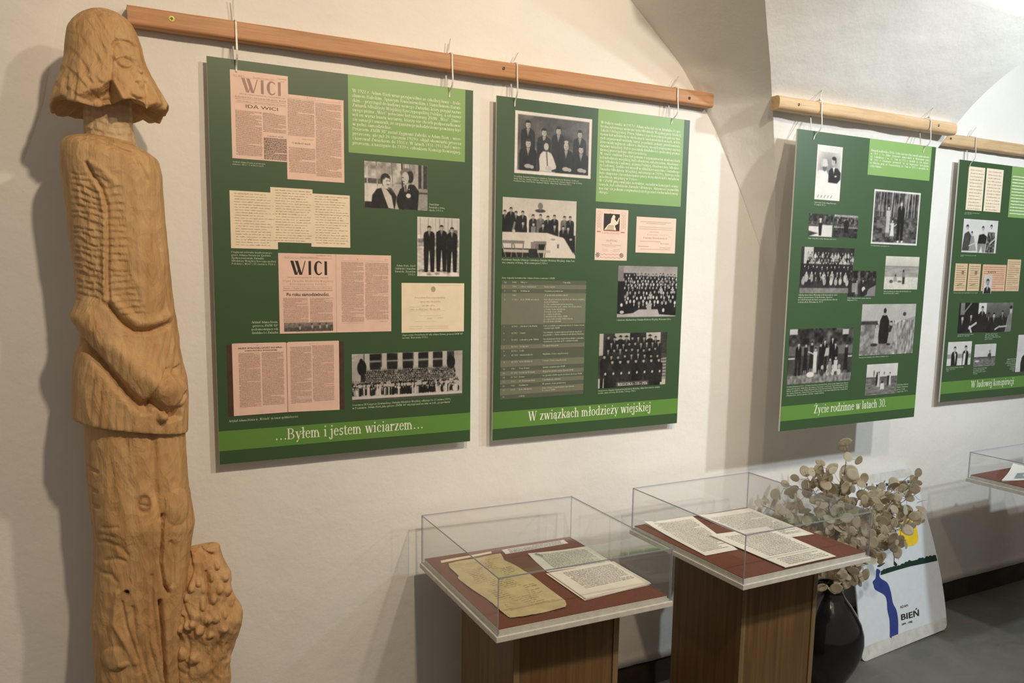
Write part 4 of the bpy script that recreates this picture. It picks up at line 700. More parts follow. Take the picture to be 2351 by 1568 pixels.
    p.ell(.66, .2, .15, .11, .45).ell(.715, .28, .085, .13, .12).ell(.64, .305, .085, .13, .8).ell(.60, .3, .015, .012, .2).ell(.61, .38, .02, .01, .3).ell(.69, .69, .055, .05, .88).ell(.70, .55, .012, .012, .9).grain(.04, 22, 22, 5); p.make('photograph', root, x, y, .15)
    caption(R, 'capCouple', root, ['Stanisław', 'Barański z żoną,', 'około 1935 r.'])
    x, y = R['phThree'][:2]; p = pic(R, 'phThree', 1.2, .86).trunks(12, 0, .36, (.25, .7), .004).rect(0, .36, 1, .5, .62).grain(.2, 14, 20, 3, .3, .5).rect(0, .5, 1, .88, .82).grain(.12, 8, 24, 4, .5, 1).grain(.3, 14, 22, 6, .88, 1).rect(.74, .2, .95, .32, .45)
    for X, Y, H in ((.28, .19, .73), (.57, .17, .74), (.82, .2, .72)): p.man(X, Y, .048, H, .05, .15, .72, wide=1.15)
    p.border(.012, .9).make('photograph', root, x, y, .15)
    caption(R, 'capThree', root, ['Adam Bień, Józef', 'Głębiński i Stanisław', 'Barański, Żyrardów', '1935 r.'], 'r')
    o = sheet(R, 'card', root, 'invitation_card', M_CREAM, .15); f = Flat(); f.text('Prezydent Rzeczypospolitej', 526, 579, 7.5, 92).text('i Ignacowa Mościcka', 538, 590, 7, 66).rect(511, 602.5, 545, 603).rect(511, 613.5, 617, 613.9).rect(540, 627, 605, 627.4).rect(528, 643.5, 592, 643.9).rect(511, 657, 550, 657.7).rect(556, 657, 630, 657.7).rect(511, 662.5, 550, 663.2).rect(556, 662.5, 630, 663.2).text('na raut', 564, 636, 5).rect(596, 541.5, 668, 542.1)
    f.scrawl(547, 596, 592, 604, 6, 3, .7, 2.2).scrawl(511, 606, 622, 615, 6, 5, .7, 2.2).scrawl(594, 630, 620, 640, 7, 8, .7, 2); f.ell(582, 553, 7, 8, 14); f.make('printed_words', flat('pale_sepia_ink', (.45, .34, .24), .5), o, .3)
    caption(R, 'capCard', root, ['Zaproszenie Prezydenta RP dla Adama Bienia, prezesa ZMW RP', 'na raut, Warszawa 1930 r.'])
    x, y = R['phCrowd'][:2]; p = pic(R, 'phCrowd', 1.3, .75).rect(.1, 0, .92, .45, .3).grain(.1, 5, 12, 2, 0, .5)
    for X in (.13, .28, .42, .565, .70, .83): p.rect(X-.022, 0, X+.022, .45, .78).rect(X-.03, .3, X+.03, .45, .72)
    for X in (.2, .35, .49, .63, .765): p.rect(X-.045, .02, X+.045, .14, .1).rect(X-.045, .2, X+.045, .34, .12).rect(X-.05, .16, X+.05, .18, .65)
    p.rect(.0, .15, .1, .75, .7).rect(.93, .15, 1, .5, .75); p.crowd(.1, .93, .36, .66, 8, 52, .022, (.03, .25), (.5, .85), .12).crowd(0, .97, .6, .74, 3, 42, .028, (.03, .15), (.55, .9), .25)
    p.ell(.085, .3, .1, .16, .08).ell(.08, .16, .04, .06, .08).rect(.075, .4, .11, .6, .1).ell(.89, .25, .1, .15, .1).ell(.88, .1, .035, .06, .1)
    p.rect(0, .91, 1, .965, .85).rect(0, .965, 1, 1, .25)
    for k in range(46): X = p.r.random()*.97; p.rect(X, .7+p.r.random()*.05, X+.012, .9, .06 if p.r.random() < .55 else .85).ell(X+.006, .69, .025, .035, .75)
    p.make('photograph', root, x, y, .15)
    caption(R, 'capCrowd', root, ['Uczestnicy III Kongresu Słowiańskiego Związku Młodzieży Wiejskiej, odbytego 16–17 czerwca 1929 r.', 'w Poznaniu. Adam Bień jako prezes ZMW RP występował na nim w roli „gospodarza”'])
poster1()
# ------------------------------------------------------------------ poster 2
def poster2():
    R = R2; root = board('exhibition_poster', (.7742, -.030, -.0047), (0, 0, 0), 'second green poster from the carved figure, with a grey striped table of dates', R)
    title(R, root, 'W związkach młodzieży wiejskiej')
    textblock(R, root, ['W trakcie nauki, w 1917 r. Adam włączył się w działalność spo-', 'łeczną założonego wówczas koła Młodzieży Wiejskiej przy Męskiej', 'Szkole Filologicznej. Praca Adama i jego kolegów polegała na two-', 'rzeniu kół młodzieży w okolicznych sandomierskich wsiach, w któ-', 'rych organizowali wykłady, kursy, pogadanki, pokazy, przedstawienia,', 'które miały najlepszy odbiór u słuchaczy, na ogół nieprzyzwyczajonej', 'dziatwy wiejskiej. Był to początek działalności społecznej prowa-', 'dzonej przez kolejne dziesięciolecia.|', 'W czasie studiów Bień był jednym z organizatorów akademickich', 'kół młodzieży wiejskiej, był członkiem założycielem Akademic-', 'kiej Młodzieży Ludowej, później Polskiej Akademickiej Młodzie-', 'ży Ludowej. Szybko też wszedł w skład kierownictwa Centralnego', 'Związku Młodzieży Wiejskiej, założonego w 1919 r., którego rolą', 'było skupienie i koordynowanie pracy wszystkich kół i związków', 'młodzieży wiejskiej w Polsce.|', 'W CZMW pracował jako instruktor, zasiadał w komisjach oświa-', 'towych, był członkiem Zarządu Głównego. Aktywność pozwoliła', 'mu stać się jednym z najważniejszych postaci ruchu młodowiej-', 'skiego.|'], 6)
    x, y = R['phEight'][:2]; p = pic(R, 'phEight', 1.4, .33).grain(.12, 4, 5, 3)
    for X, Y in ((.165, .2), (.37, .3), (.555, .25), (.84, .27)): p.man(X, Y, .068, 1, .1, .07, .74, legs=False, wide=1.05)
    for X, Y, c in ((.17, .5, .07), (.66, .49, .06), (.86, .52, .06)): p.man(X, Y, .072, 1, c, .2 if X < .5 else .08, .76, legs=False, wide=1.25, bald=.5 < X < .7).ell(X, .87, .07, .035, .68).ell(X+.05, .88, .04, .03, .68)
    p.ell(.395, .5, .07, .08, .1).poly([(.31, .74), (.325, .66), (.36, .61), (.43, .61), (.47, .64), (.50, .72), (.535, .84), (.53, .88), (.47, .91), (.5, 1), (.31, 1), (.32, .9)], .84).ell(.4, .53, .046, .06, .74).line(.405, .62, .42, .84, .012, .35).ell(.43, .88, .06, .04, .75).rect(.31, .93, .52, 1, .68)
    p.border(.055, .93).make('photograph', root, x, y, .15)
    caption(R, 'capEight', root, ['Prezydium Zarządu Głównego Centralnego Związku Młodzieży Wiejskiej. Siedzą od', 'lewej: Jan Dec, Emilia Grzbowa, Aleksander Bogusławski, Antoni Langer; stoją od lewej:', 'Kazimierz Maj, Józef Niećko, Zygmunt Załęski, Adam Bień. Warszawa 1922 r.'])
    x, y = R['phDinner'][:2]; p = pic(R, 'phDinner', 1.4, .86).grad(.82, .9, 0, .5).ell(.5, .2, .1, .03, .25).line(.5, .1, .5, .2, .01, .35).ell(.5, .12, .05, .06, .5).rect(.34, .25, .4, .33, .8)
    for X, Y in ((.03, .25), (.11, .2), (.175, .26), (.265, .25), (.405, .3), (.505, .29), (.605, .31), (.695, .29), (.835, .3), (.915, .3)): p.man(X, Y, .038, .6, .08 if X not in (.505, .835) else .42, .15, .72, legs=False, wide=1.15)
    for X, Y in ((.27, .42), (.54, .44), (.70, .45), (.82, .47), (.89, .48)): p.man(X, Y, .038, .4, .08, .12, .72, legs=False, wide=1.15)
    p.woman(.41, .43, .036, .5, .5)
    p.poly([(0, .58), (.6, .57), (.84, .66), (1, .98), (1, 1), (.54, 1), (.62, .72), (.3, .74), (0, .78)], .88).rect(0, .6, .38, .86, .86).poly([(.6, .6), (.82, .64), (.98, 1), (.54, 1)], .9).rect(0, .85, .55, 1, .12)
    for X in (.0, .15, .45): p.rect(X-.03, .72, X+.14, .77, .5).line(X, .77, X+.05, 1, .01, .45).line(X+.13, .77, X+.12, 1, .01, .45).rect(X+.02, .87, X+.2, .92, .75)
    p.poly([(.86, .6), (.99, .6), (1, .95), (.9, .75)], .07).ell(.93, .67, .03, .02, .7).line(.14, .55, .16, .42, .02, .5).ell(.15, .57, .03, .04, .75).rect(.74, .76, .765, .83, .4).ell(.68, .68, .05, .015, .6); p.make('photograph', root, x, y, .15, (1, .90, .80))
    caption(R, 'capDinner', root, ['Posiedzenie Zarządu Głównego Centralnego Związku Młodzieży Wiejskiej, Adam Bień', 'stoi czwarty od lewej, Warszawa przed 1926 r.'])
    o = sheet(R, 'booklet', root, 'invitation_booklet', M_PINKP, .15); f = Flat(); f.text('S P R A', 390, 304, 4, 22)
    for X in (352, 444): f.rect(X, 307, X+14, 307.6).rect(X, 307, X+.6, 362).rect(X+13.4, 307, X+14, 362); [f.line([(X+7, 312+k*9), (X+3, 316+k*9), (X+7, 320+k*9), (X+11, 316+k*9), (X+7, 312+k*9)], .7) for k in range(5)]
    f.text('DOŻYNKI', 388, 398, 9, 42).text('dnia', 402, 404, 4).rect(370, 408, 445, 409).rect(384, 413, 425, 413.7).rect(372, 422, 395, 422.6).rect(415, 422, 440, 422.6).rect(372, 427, 395, 427.6).rect(415, 427, 440, 427.6); f.make('printed_words', flat('grey_print', (.33, .27, .22), .5), o, .3)['kind'] = 'stuff'
    f = Flat(); f.rect(376, 312, 436, 364); f.make('picture_ground', M_INK, o, .3)
    f = Flat(); f.poly([(378, 362), (392, 346), (402, 340), (404, 326), (411, 316), (417, 320), (417, 328), (425, 336), (433, 322), (435, 324), (430, 342), (418, 348), (424, 362)]).ell(413, 322, 6, 7, 12); f.make('figure_print', M_CREAM, o, .45)
    f = Flat(); [f.line([(388+k*6, 362), (396+k*4, 347)], 1.6) for k in range(5)]; f.line([(386, 348), (396, 318), (406, 312)], 2.4).line([(380, 345), (390, 318), (400, 311)], 1.6); f.make('figure_lines', M_INK, o, .5)
    f = Flat(); f.rect(352, 366, 366, 370).rect(442, 366, 456, 370).text('ZAPROSZENIE', 370, 374, 7, 68).rect(376, 364.5, 436, 366).line([(366+k*8, 436+(k % 2)*3) for k in range(11)], 1).line([(366+k*8, 446+(k % 2)*3) for k in range(11)], 1); f.make('red_ornament', M_RED, o, .3)['kind'] = 'stuff'
    f = Flat()
    for X in (351, 441): [f.poly([(X+6, 440), (X+6+8*math.cos(a), 440+8*math.sin(a)), (X+6+8*math.cos(a+.4), 440+8*math.sin(a+.4))]) for a in [k*math.pi/4 for k in range(8)]]
    f.make('star_ornament', M_INK, o, .3)['kind'] = 'stuff'
    o = sheet(R, 'card', root, 'invitation_card', M_PINKP, .15); f = Flat(); f.rect(516, 330, 640, 331.3).rect(540, 335, 618, 336.2).rect(512, 347, 645, 348).rect(512, 353, 645, 354).rect(556, 362, 592, 363).text('D O Ż Y N K I   1 9 3 0', 545, 373, 5, 70).text('Państwa Więckowskich', 530, 384, 8, 96).rect(518, 392, 600, 393).text('Warszawa', 598, 400, 5, 36).rect(510, 408, 552, 409.4).rect(595, 411, 640, 412).rect(520, 417, 640, 418); f.make('printed_words', flat('soft_sepia_print', (.36, .27, .21), .5), o, .3)
    f = Flat(); f.line([(624+22*math.cos(a*.3), 393+22*math.sin(a*.3)) for a in range(-6, 8)], .6); f.make('round_stamp', flat('faint_stamp', (.55, .42, .36), .5), o, .3)
    x, y = R['phHall'][:2]; p = pic(R, 'phHall', 1.4, .62).grad(.6, .72, 0, .25).rect(0, 0, .09, .3, .5).rect(.09, .14, .3, .24, .12).rect(0, .3, 1, 1, .05).crowd(.12, 1, .17, .36, 4, 14, .038, (.03, .09), (.6, .86), .03).crowd(.1, .98, .42, .70, 4, 13, .043, (.03, .07), (.62, .88), .07)
    p.poly([(0, .93), (.1, .94), (.26, .92), (.36, .85), (.68, .85), (.71, .95), (1, .98), (1, 1), (0, 1)], .72).ell(.07, .76, .03, .035, .85).ell(.78, .87, .03, .04, .85).ell(.08, .9, .05, .03, .8)
    p.make('photograph', root, x, y, .15, (1, .93, .93))
    caption(R, 'capHall', root, ['Członkowie Akademickiego Związku Młodzieży Wiejskiej, Warszawa 1926 r.'])
    x, y = R['phSteps'][:2]; p = pic(R, 'phSteps', 1.4, .25).rect(0, 0, .06, .4, .75).rect(.06, 0, .22, .38, .2).rect(.22, 0, .44, .2, .72).rect(.44, 0, .68, .16, .14).rect(.68, 0, .9, .2, .76).rect(.9, 0, 1, .4, .2).rect(0, .82, 1, 1, .8).poly([(.88, .5), (1, .48), (1, .9), (.88, .9)], .62)
    for k in range(6): p.rect(.9, .52+k*.06, 1, .54+k*.06, .3)
    for row, (yy, n) in enumerate(((.09, 9), (.2, 9), (.31, 9), (.42, 8))):
        for i in range(n): X = .13+.78*(i+.5*(row % 2))/n; p.man(X, yy+p.r.uniform(-.02, .02), .036, .5, p.r.uniform(.08, .18), .08, .62, legs=False, wide=1.15, hat=.1 if p.r.random() < .6 else None, tie=False, shirt=.6 if p.r.random() < .5 else None)
    for i in range(8): p.man(.08+.115*i+(.0 if i else .0), .5+(.02 if i else -.08), .042, .42 if i else .58, p.r.uniform(.09, .16), .08, .68, wide=1.2, hat=.12, tie=False, shirt=None).ell(.08+.115*i+.02, .74, .022, .025, .75)
    x0, y0, x1, y1 = R['phSteps']; p.rect(.26, .9, .74, .985, .3); o = p.make('photograph', root, x, y, .15, (1, .92, .84)); Flat().text('WIELICZKA – 5 II – 1926', x+.28*p.w, y+.975*p.h, 14, .44*p.w).make('photograph_lettering', M_LET, o, .4)
    caption(R, 'capSteps', root, ['Na wycieczce Związku Akademickiej Młodzieży Wiejskiej. Adam Bień siedzi w ostatnim', 'rzędzie, piąty od lewej, Wieliczka, 5 lutego 1926 r.'])
    caption(R, 'capTable', root, ['Zarys wyjazdy instruktorskie Adama Bienia z ramienia CZMW'])
    x0, y0, x1, y1 = R['table']; o = Flat().rect(x0, y0, x1, y1).make('table_panel', M_TABL, root, .1)
    rows = [('Lp.', 'Data', 'Miejsce', ['Tematyka']), ('1', '1920', 'Okręg Sandomierz', ['Był posągiem']), ('2', '1922', 'Niekłanów', ['Organizacja powiatowa']), ('3', '1923', '', ['„Z wędrówek instruktorskich”']), ('4', 'I 1923', 'Koło ZMW w Łaniach,', ['Kurs dla pracowników w kołach młodzieży wiejskiej,', 'wygłosił wykłady:', 'a) cele i zadania młodzieży wiejskiej,', 'b) historia ruchu społ.-oświat. wśród młodzieży,', 'c) formy organ. młodzieży,', 'd) zasady organ. ZMW,', 'e) o sztuce mówienia,', 'f) dziennik koła oświat. ZMW,', 'g) o znaczeniu książki i bibliotekach,', 'h) o głośnem czytaniu']), ('5', 'II 1923', 'Szkoła w Sokołówku', ['Dwie pogadanki: a) zadania młodzieży, b) formy i zasady', 'organizacyjne ZMW']), ('6', 'II 1923', 'Otynie', ['Na zebraniu organizacyjnem młodzieży wygłosił', 'pogadankę o celach i zadaniach młodzieży wiejskiej']), ('7', 'II 1923', 'Lubowicz, pow. Mińsk', ['Na zebraniu młodzieży wygłosił pogadankę o zarządku,', 'organizacji gospodarczych i czytaniu książki']), ('8', 'II 1923', 'Stefanowo', ['Na zjazd delegatów']), ('9', 'II 1923', 'Lotki', ['']), ('10', 'III 1923', 'Szkoła Rolnicza', ['Wykłady o Polsce współczesnej', '']), ('11', 'III 1923', 'Koło Młodzieży', ['Odczyt o Polsce współczesnej', '']), ('12', '1923', 'Pow. Równe', ['Sprawy organizacyjne ZMW']), ('13', 'IV 1923', 'Łęczki na Wołyniu', ['Wyjazd w sprawie organ. Zjazdu ZMW']), ('14', 'IV 1923', 'Równe', ['Na Zjeździe ZMW wygłosił referat ideologii ZMW']), ('15', '1923', 'W Skierniewickiem', ['Pogadanka na zebraniu']), ('16', '1923', 'Niekłanów', ['W sprawie organ. powiatowej']), ('17', '1924', 'Koło Młodzieży', ['Dwa odczyty: o wychowaniu narodowem,', 'b) o pracy ZMW']), ('18', '', 'Łuków', [''])]
    tot = sum(1.35+.78*(len(r[3])-1) for r in rows); yy = y0; d = Flat(); t = Flat()
    for k, (a, b, c, e) in enumerate(rows):
        h = (1.35+.78*(len(e)-1))*(y1-y0)/tot
        if k % 2 == 0 or k in (5, 7, 9): 
            if k not in (4, 8): d.rect(x0, yy, x1, yy+h)
        l = (y1-y0)/tot*.8; yb = yy+l*1.05; em = l*.92
        for st, X in ((a, x0+9), (b, x0+36), (c, x0+64)): t.text(st, X, yb, em, seg=4) if st else None
        for j, ln in enumerate(e): t.text(ln, x0+145 if k else x0+210, yb+j*l*.97, em, seg=4, sx=min(1, 147/(adv(ln)*em))) if ln else None
        yy += h
    d.make('dark_rows', M_TABD, o, .2); t.make('table_lettering', M_LETD, o, .35)
poster2()
# ------------------------------------------------------------------ poster 3
def poster3():
    R = R3; root = board('exhibition_poster', (1.7776, -.2039, -.0255), (0, 0, 0), 'green poster hung out from the vault foot, with a bride and groom portrait', R)
    title(R, root, 'Życie rodzinne w latach 30.')
    textblock(R, root, ['Związek małżeński z Zofią Ciszko nauczycielką zawarli małżonkowie', 'w 1931 r. Po ślubie Bieniowie zamieszkali w Warszawie przy', 'ul. Solińskiego 2 m. 12. Tam w 1932 r. urodził się syn Janusz.', 'W 1933 r. Bieniowie przenieśli się do kupionego mieszkania', 'w Mińsku, przy ul. Pogorzelskiej 26. Tam w 1935 r. urodziła się', 'córka Hanna.|'], 6)
    P = lambda k, bg=.5: pic(R, k, 1.8, bg)
    def put(p, k, depth=.15, warm=(1, .96, .92)): p.make('photograph', root, R[k][0], R[k][1], depth, warm)
    p = P('phWedding', .9); p.grad(.9, .9); p.ell(.5, .42, .27, .27, .55, 30).poly([(0, .6), (1, .6), (1, 1), (0, 1)], .92)
    p.poly([(.05, .95), (.02, .52), (.12, .46), (.4, .46), (.52, .56), (.5, .95)], .92).ell(.33, .42, .052, .055, .4).ell(.32, .36, .085, .03, .85).poly([(.2, .36), (.25, .25), (.4, .25), (.45, .36)], .85).ell(.2, .32, .03, .08, .75)
    p.poly([(.5, .67), (.5, .46), (.6, .4), (.85, .4), (.98, .48), (.98, .6), (.85, .68)], .08).poly([(.64, .39), (.74, .38), (.7, .5)], .88).ell(.66, .29, .052, .07, .72).ell(.68, .225, .055, .035, .1).ell(.755, .27, .015, .05, .12).ell(.78, .55, .03, .015, .85).rect(0, .7, 1, 1, .93)
    for k in range(5): p.line(.12+k*.13, .955, .16+k*.13, .915, .005, .25)
    put(p, 'phWedding'); caption(R, 'capWedding', root, ['Narzeczeni, Zofia i Adam Bieniowie', '25 sierpnia 1931 r.'], seg=4)
    p = P('phWalk', .2).grain(.2, 9, 8, 3, 0, .5).rect(0, .47, 1, 1, .86).poly([(0, .75), (.4, .85), (.0, 1)], .2).rect(0, .47, .4, .55, .25).poly([(.4, .4), (.56, .4), (.54, .95), (.44, .95)], .06).ell(.48, .3, .06, .09, .8).ell(.48, .22, .09, .04, .85); put(p, 'phWalk')
    p = P('phPair', .3).grain(.3, 9, 9, 5, 0, .4).rect(0, 0, 1, .1, .6).rect(0, .55, 1, 1, .16).rect(0, .52, 1, .58, .55).grain(.1, 12, 12, 6).ell(.52, .42, .17, .2, .05).rect(.43, .5, .6, .78, .05); put(p, 'phPair')
    caption(R, 'capWalk', root, ['Adam i Zofia, Miłosz i Adam. Warszawa około 1933 r.'], seg=4)
    p = P('phForest', .3).grain(.25, 10, 10, 3, 0, .4).trunks(26, 0, .48, (.5, .85), .008).trunks(14, 0, .48, (.05, .2), .01).rect(0, .5, 1, 1, .3).grain(.16, 12, 22, 8, .5, 1).woman(.33, .32, .045, .54, .75, skirt=.9).man(.60, .23, .048, .68, .06, .5, .8, wide=1.1).woman(.43, .56, .035, .33, .85).line(.36, .6, .42, .66, .01, .75).line(.52, .62, .46, .66, .01, .75).ell(.57, .94, .03, .02, .9).ell(.66, .94, .03, .02, .9).border(.035, .93); put(p, 'phForest')
    caption(R, 'capForest', root, ['Zofia i Adam Bieniowie z synem Januszem, 1936 r.'], seg=4)
    p = P('phSchool', .15).rect(.05, 0, .22, .4, .78).crowd(.12, 1, .12, .34, 4, 14, .032, (.08, .3), (.6, .85), .45).rect(0, .36, 1, .8, .12).crowd(.05, .95, .42, .55, 2, 11, .036, (.05, .2), (.6, .85), .4).crowd(.05, .95, .66, .76, 1, 9, .042, (.08, .2), (.65, .85), .6).rect(0, .88, 1, 1, .48).grain(.06, 20, 20, 4, .86, 1); put(p, 'phSchool')
    p = P('phBench', .14).rect(.3, 0, .4, .5, .32).grain(.2, 9, 9, 3, 0, .4).poly([(.75, .7), (1, .55), (1, 1), (.6, 1)], .5).woman(.3, .4, .05, .6, .5).man(.52, .38, .05, .5, .1, legs=False)
    for k in range(6): p.rect(.13, .5+k*.06, .28, .53+k*.06, .85)
    p.ell(.55, .72, .1, .1, .8).ell(.62, .85, .12, .12, .1); put(p, 'phBench', .45)
    p = P('phBeach', .8).grad(.85, .78, 0, .28).rect(0, .3, 1, .64, .62).grain(.05, 4, 22, 3, .3, .64).rect(0, .62, 1, 1, .82).grain(.05, 20, 20, 4, .64, 1).rect(0, .29, 1, .32, .52).ell(.32, .58, .035, .045, .25).poly([(.27, .63), (.36, .62), (.38, .76), (.26, .78)], .6).ell(.2, .76, .08, .05, .3).ell(.55, .44, .035, .045, .15).poly([(.51, .48), (.6, .48), (.6, .64), (.52, .66)], .5).rect(.53, .62, .6, .84, .2).ell(.45, .76, .1, .03, .4); put(p, 'phBeach', .15, (1, .96, .85))
    caption(R, 'capBeach', root, ['Miłosz (pierwszy syn i drugie dziecko Bieniów) „Na', 'wczasach nad wodą”, czerwiec'], seg=4); caption(R, 'capSchool', root, ['Szkoła powszechna z Warszawy w której uczyła w czasie', 'wakacji, prezentowana z Zofią Bieniową „Zakończe-', 'nie letnich kolonii szkolnych, na tej przyszła na rodziców', 'uczniów szkoły, Warszawa ok. 1937 r.'], seg=4); caption(R, 'capBench', root, ['Zofia i Adam Bieniowie z synem Januszem,', 'Milanówek 1933 r.'], seg=4)
    p = P('phField', .72).rect(0, .33, .3, .41, .22).rect(0, .4, 1, 1, .52).grain(.13, 14, 14, 3, .4, 1).poly([(.56, .5), (.7, .34), (1, .25), (1, 1), (.72, 1)], .58).grain(.2, 26, 9, 6, .32, 1, .6, 1).poly([(.34, .33), (.38, .22), (.46, .22), (.51, .33), (.52, .78), (.32, .78)], .06).ell(.42, .17, .04, .06, .62).ell(.42, .13, .042, .05, .12).woman(.29, .42, .045, .42, .7).woman(.55, .38, .05, .46, .62).poly([(.52, .42), (.58, .44), (.55, .55), (.5, .56)], .15).ell(.79, .2, .05, .04, .25).ell(.26, .8, .1, .03, .15).ell(.52, .8, .06, .02, .15); put(p, 'phField')
    caption(R, 'capField', root, ['Franciszka Bień z wnukami, Zofią i Adamem, Niekłanów 1936 r.'], seg=4)
    p = P('phPicnic', .2).grain(.2, 9, 9, 3, 0, .35).rect(0, 0, .12, .1, .75).rect(.82, .02, .92, .12, .75).rect(0, .32, 1, .5, .4).rect(0, .48, 1, .84, .25).rect(0, .84, 1, 1, .5).grain(.14, 20, 16, 6, .8, 1).rect(0, .52, .1, .545, .85).rect(.93, .52, 1, .545, .85)
    for X, Y, f in ((.15, .28, 'm'), (.26, .3, 'd'), (.35, .27, 'd'), (.49, .3, 'd'), (.55, .24, 'm'), (.67, .2, 'm'), (.72, .3, 'm'), (.9, .33, 'd')):
        p.man(X, Y, .037, .56, .07, .2, .75, tie=False, wide=1.1) if f == 'm' else p.woman(X, Y, .036, .55, .09)
    p.poly([(.57, .36), (.62, .36), (.62, .5), (.55, .52)], .75).woman(.41, .38, .037, .5, .85, skirt=1.0).line(.3, .42, .39, .47, .012, .75)
    for X in (.53, .62, .7, .8): p.ell(X, .72, .036, .045, .7).ell(X, .82, .05, .06, p.r.choice((.8, .7, .2)))
    p.woman(.74, .55, .04, .3, .82).woman(.65, .58, .036, .28, .5).ell(.35, .84, .1, .05, .88).ell(.4, .77, .02, .05, .75); put(p, 'phPicnic')
    caption(R, 'capPicnic', root, ['Rodzina Bieniów w 1936 r. (od lewej: Józef Bień, Ksawery Bień, Zofia siostra Adama i jego Bień ze', 'żoną, z dziećmi) prof. Adam Bień (syn Adama), Irena żona Leona Bienia, Zofia Dziakowska z d. Bień,', 'Michał Gaczyński (Leona i Adama Zbigniew Bień, Zofia Bień (przed nimi), Zbigniew Bieniowie Bień,', 'Jan i Janusz Bieniowie, Hanna Bień, jej syn Bień (matka Leona Franciszka Bieniowa, Joanna Bień', '(Henryka Bień i czterech synowie z dziećmi – wnuki) Kraków'], seg=4)
    p = P('phMeadow', .86).rect(0, .46, 1, 1, .42).grain(.1, 6, 22, 3, .46, 1).rect(0, .42, 1, .47, .3).ell(.24, .3, .04, .1, .5).ell(.4, .32, .03, .08, .45).rect(.31, .34, .38, .7, .1).ell(.34, .3, .03, .04, .1).woman(.4, .3, .04, .52, .8).ell(.52, .6, .04, .05, .15).poly([(.47, .64), (.58, .64), (.6, .84), (.46, .84)], .88).woman(.76, .33, .04, .45, .85).rect(.68, .4, .74, .72, .12).ell(.57, .31, .03, .05, .45); put(p, 'phMeadow')
    caption(R, 'capMeadow', root, ['Zofia Bień z dziećmi:', 'Hanną i Januszem', 'na wsi, Ossala', 'sierpień, lato 1937 r.'], seg=4)
poster3()
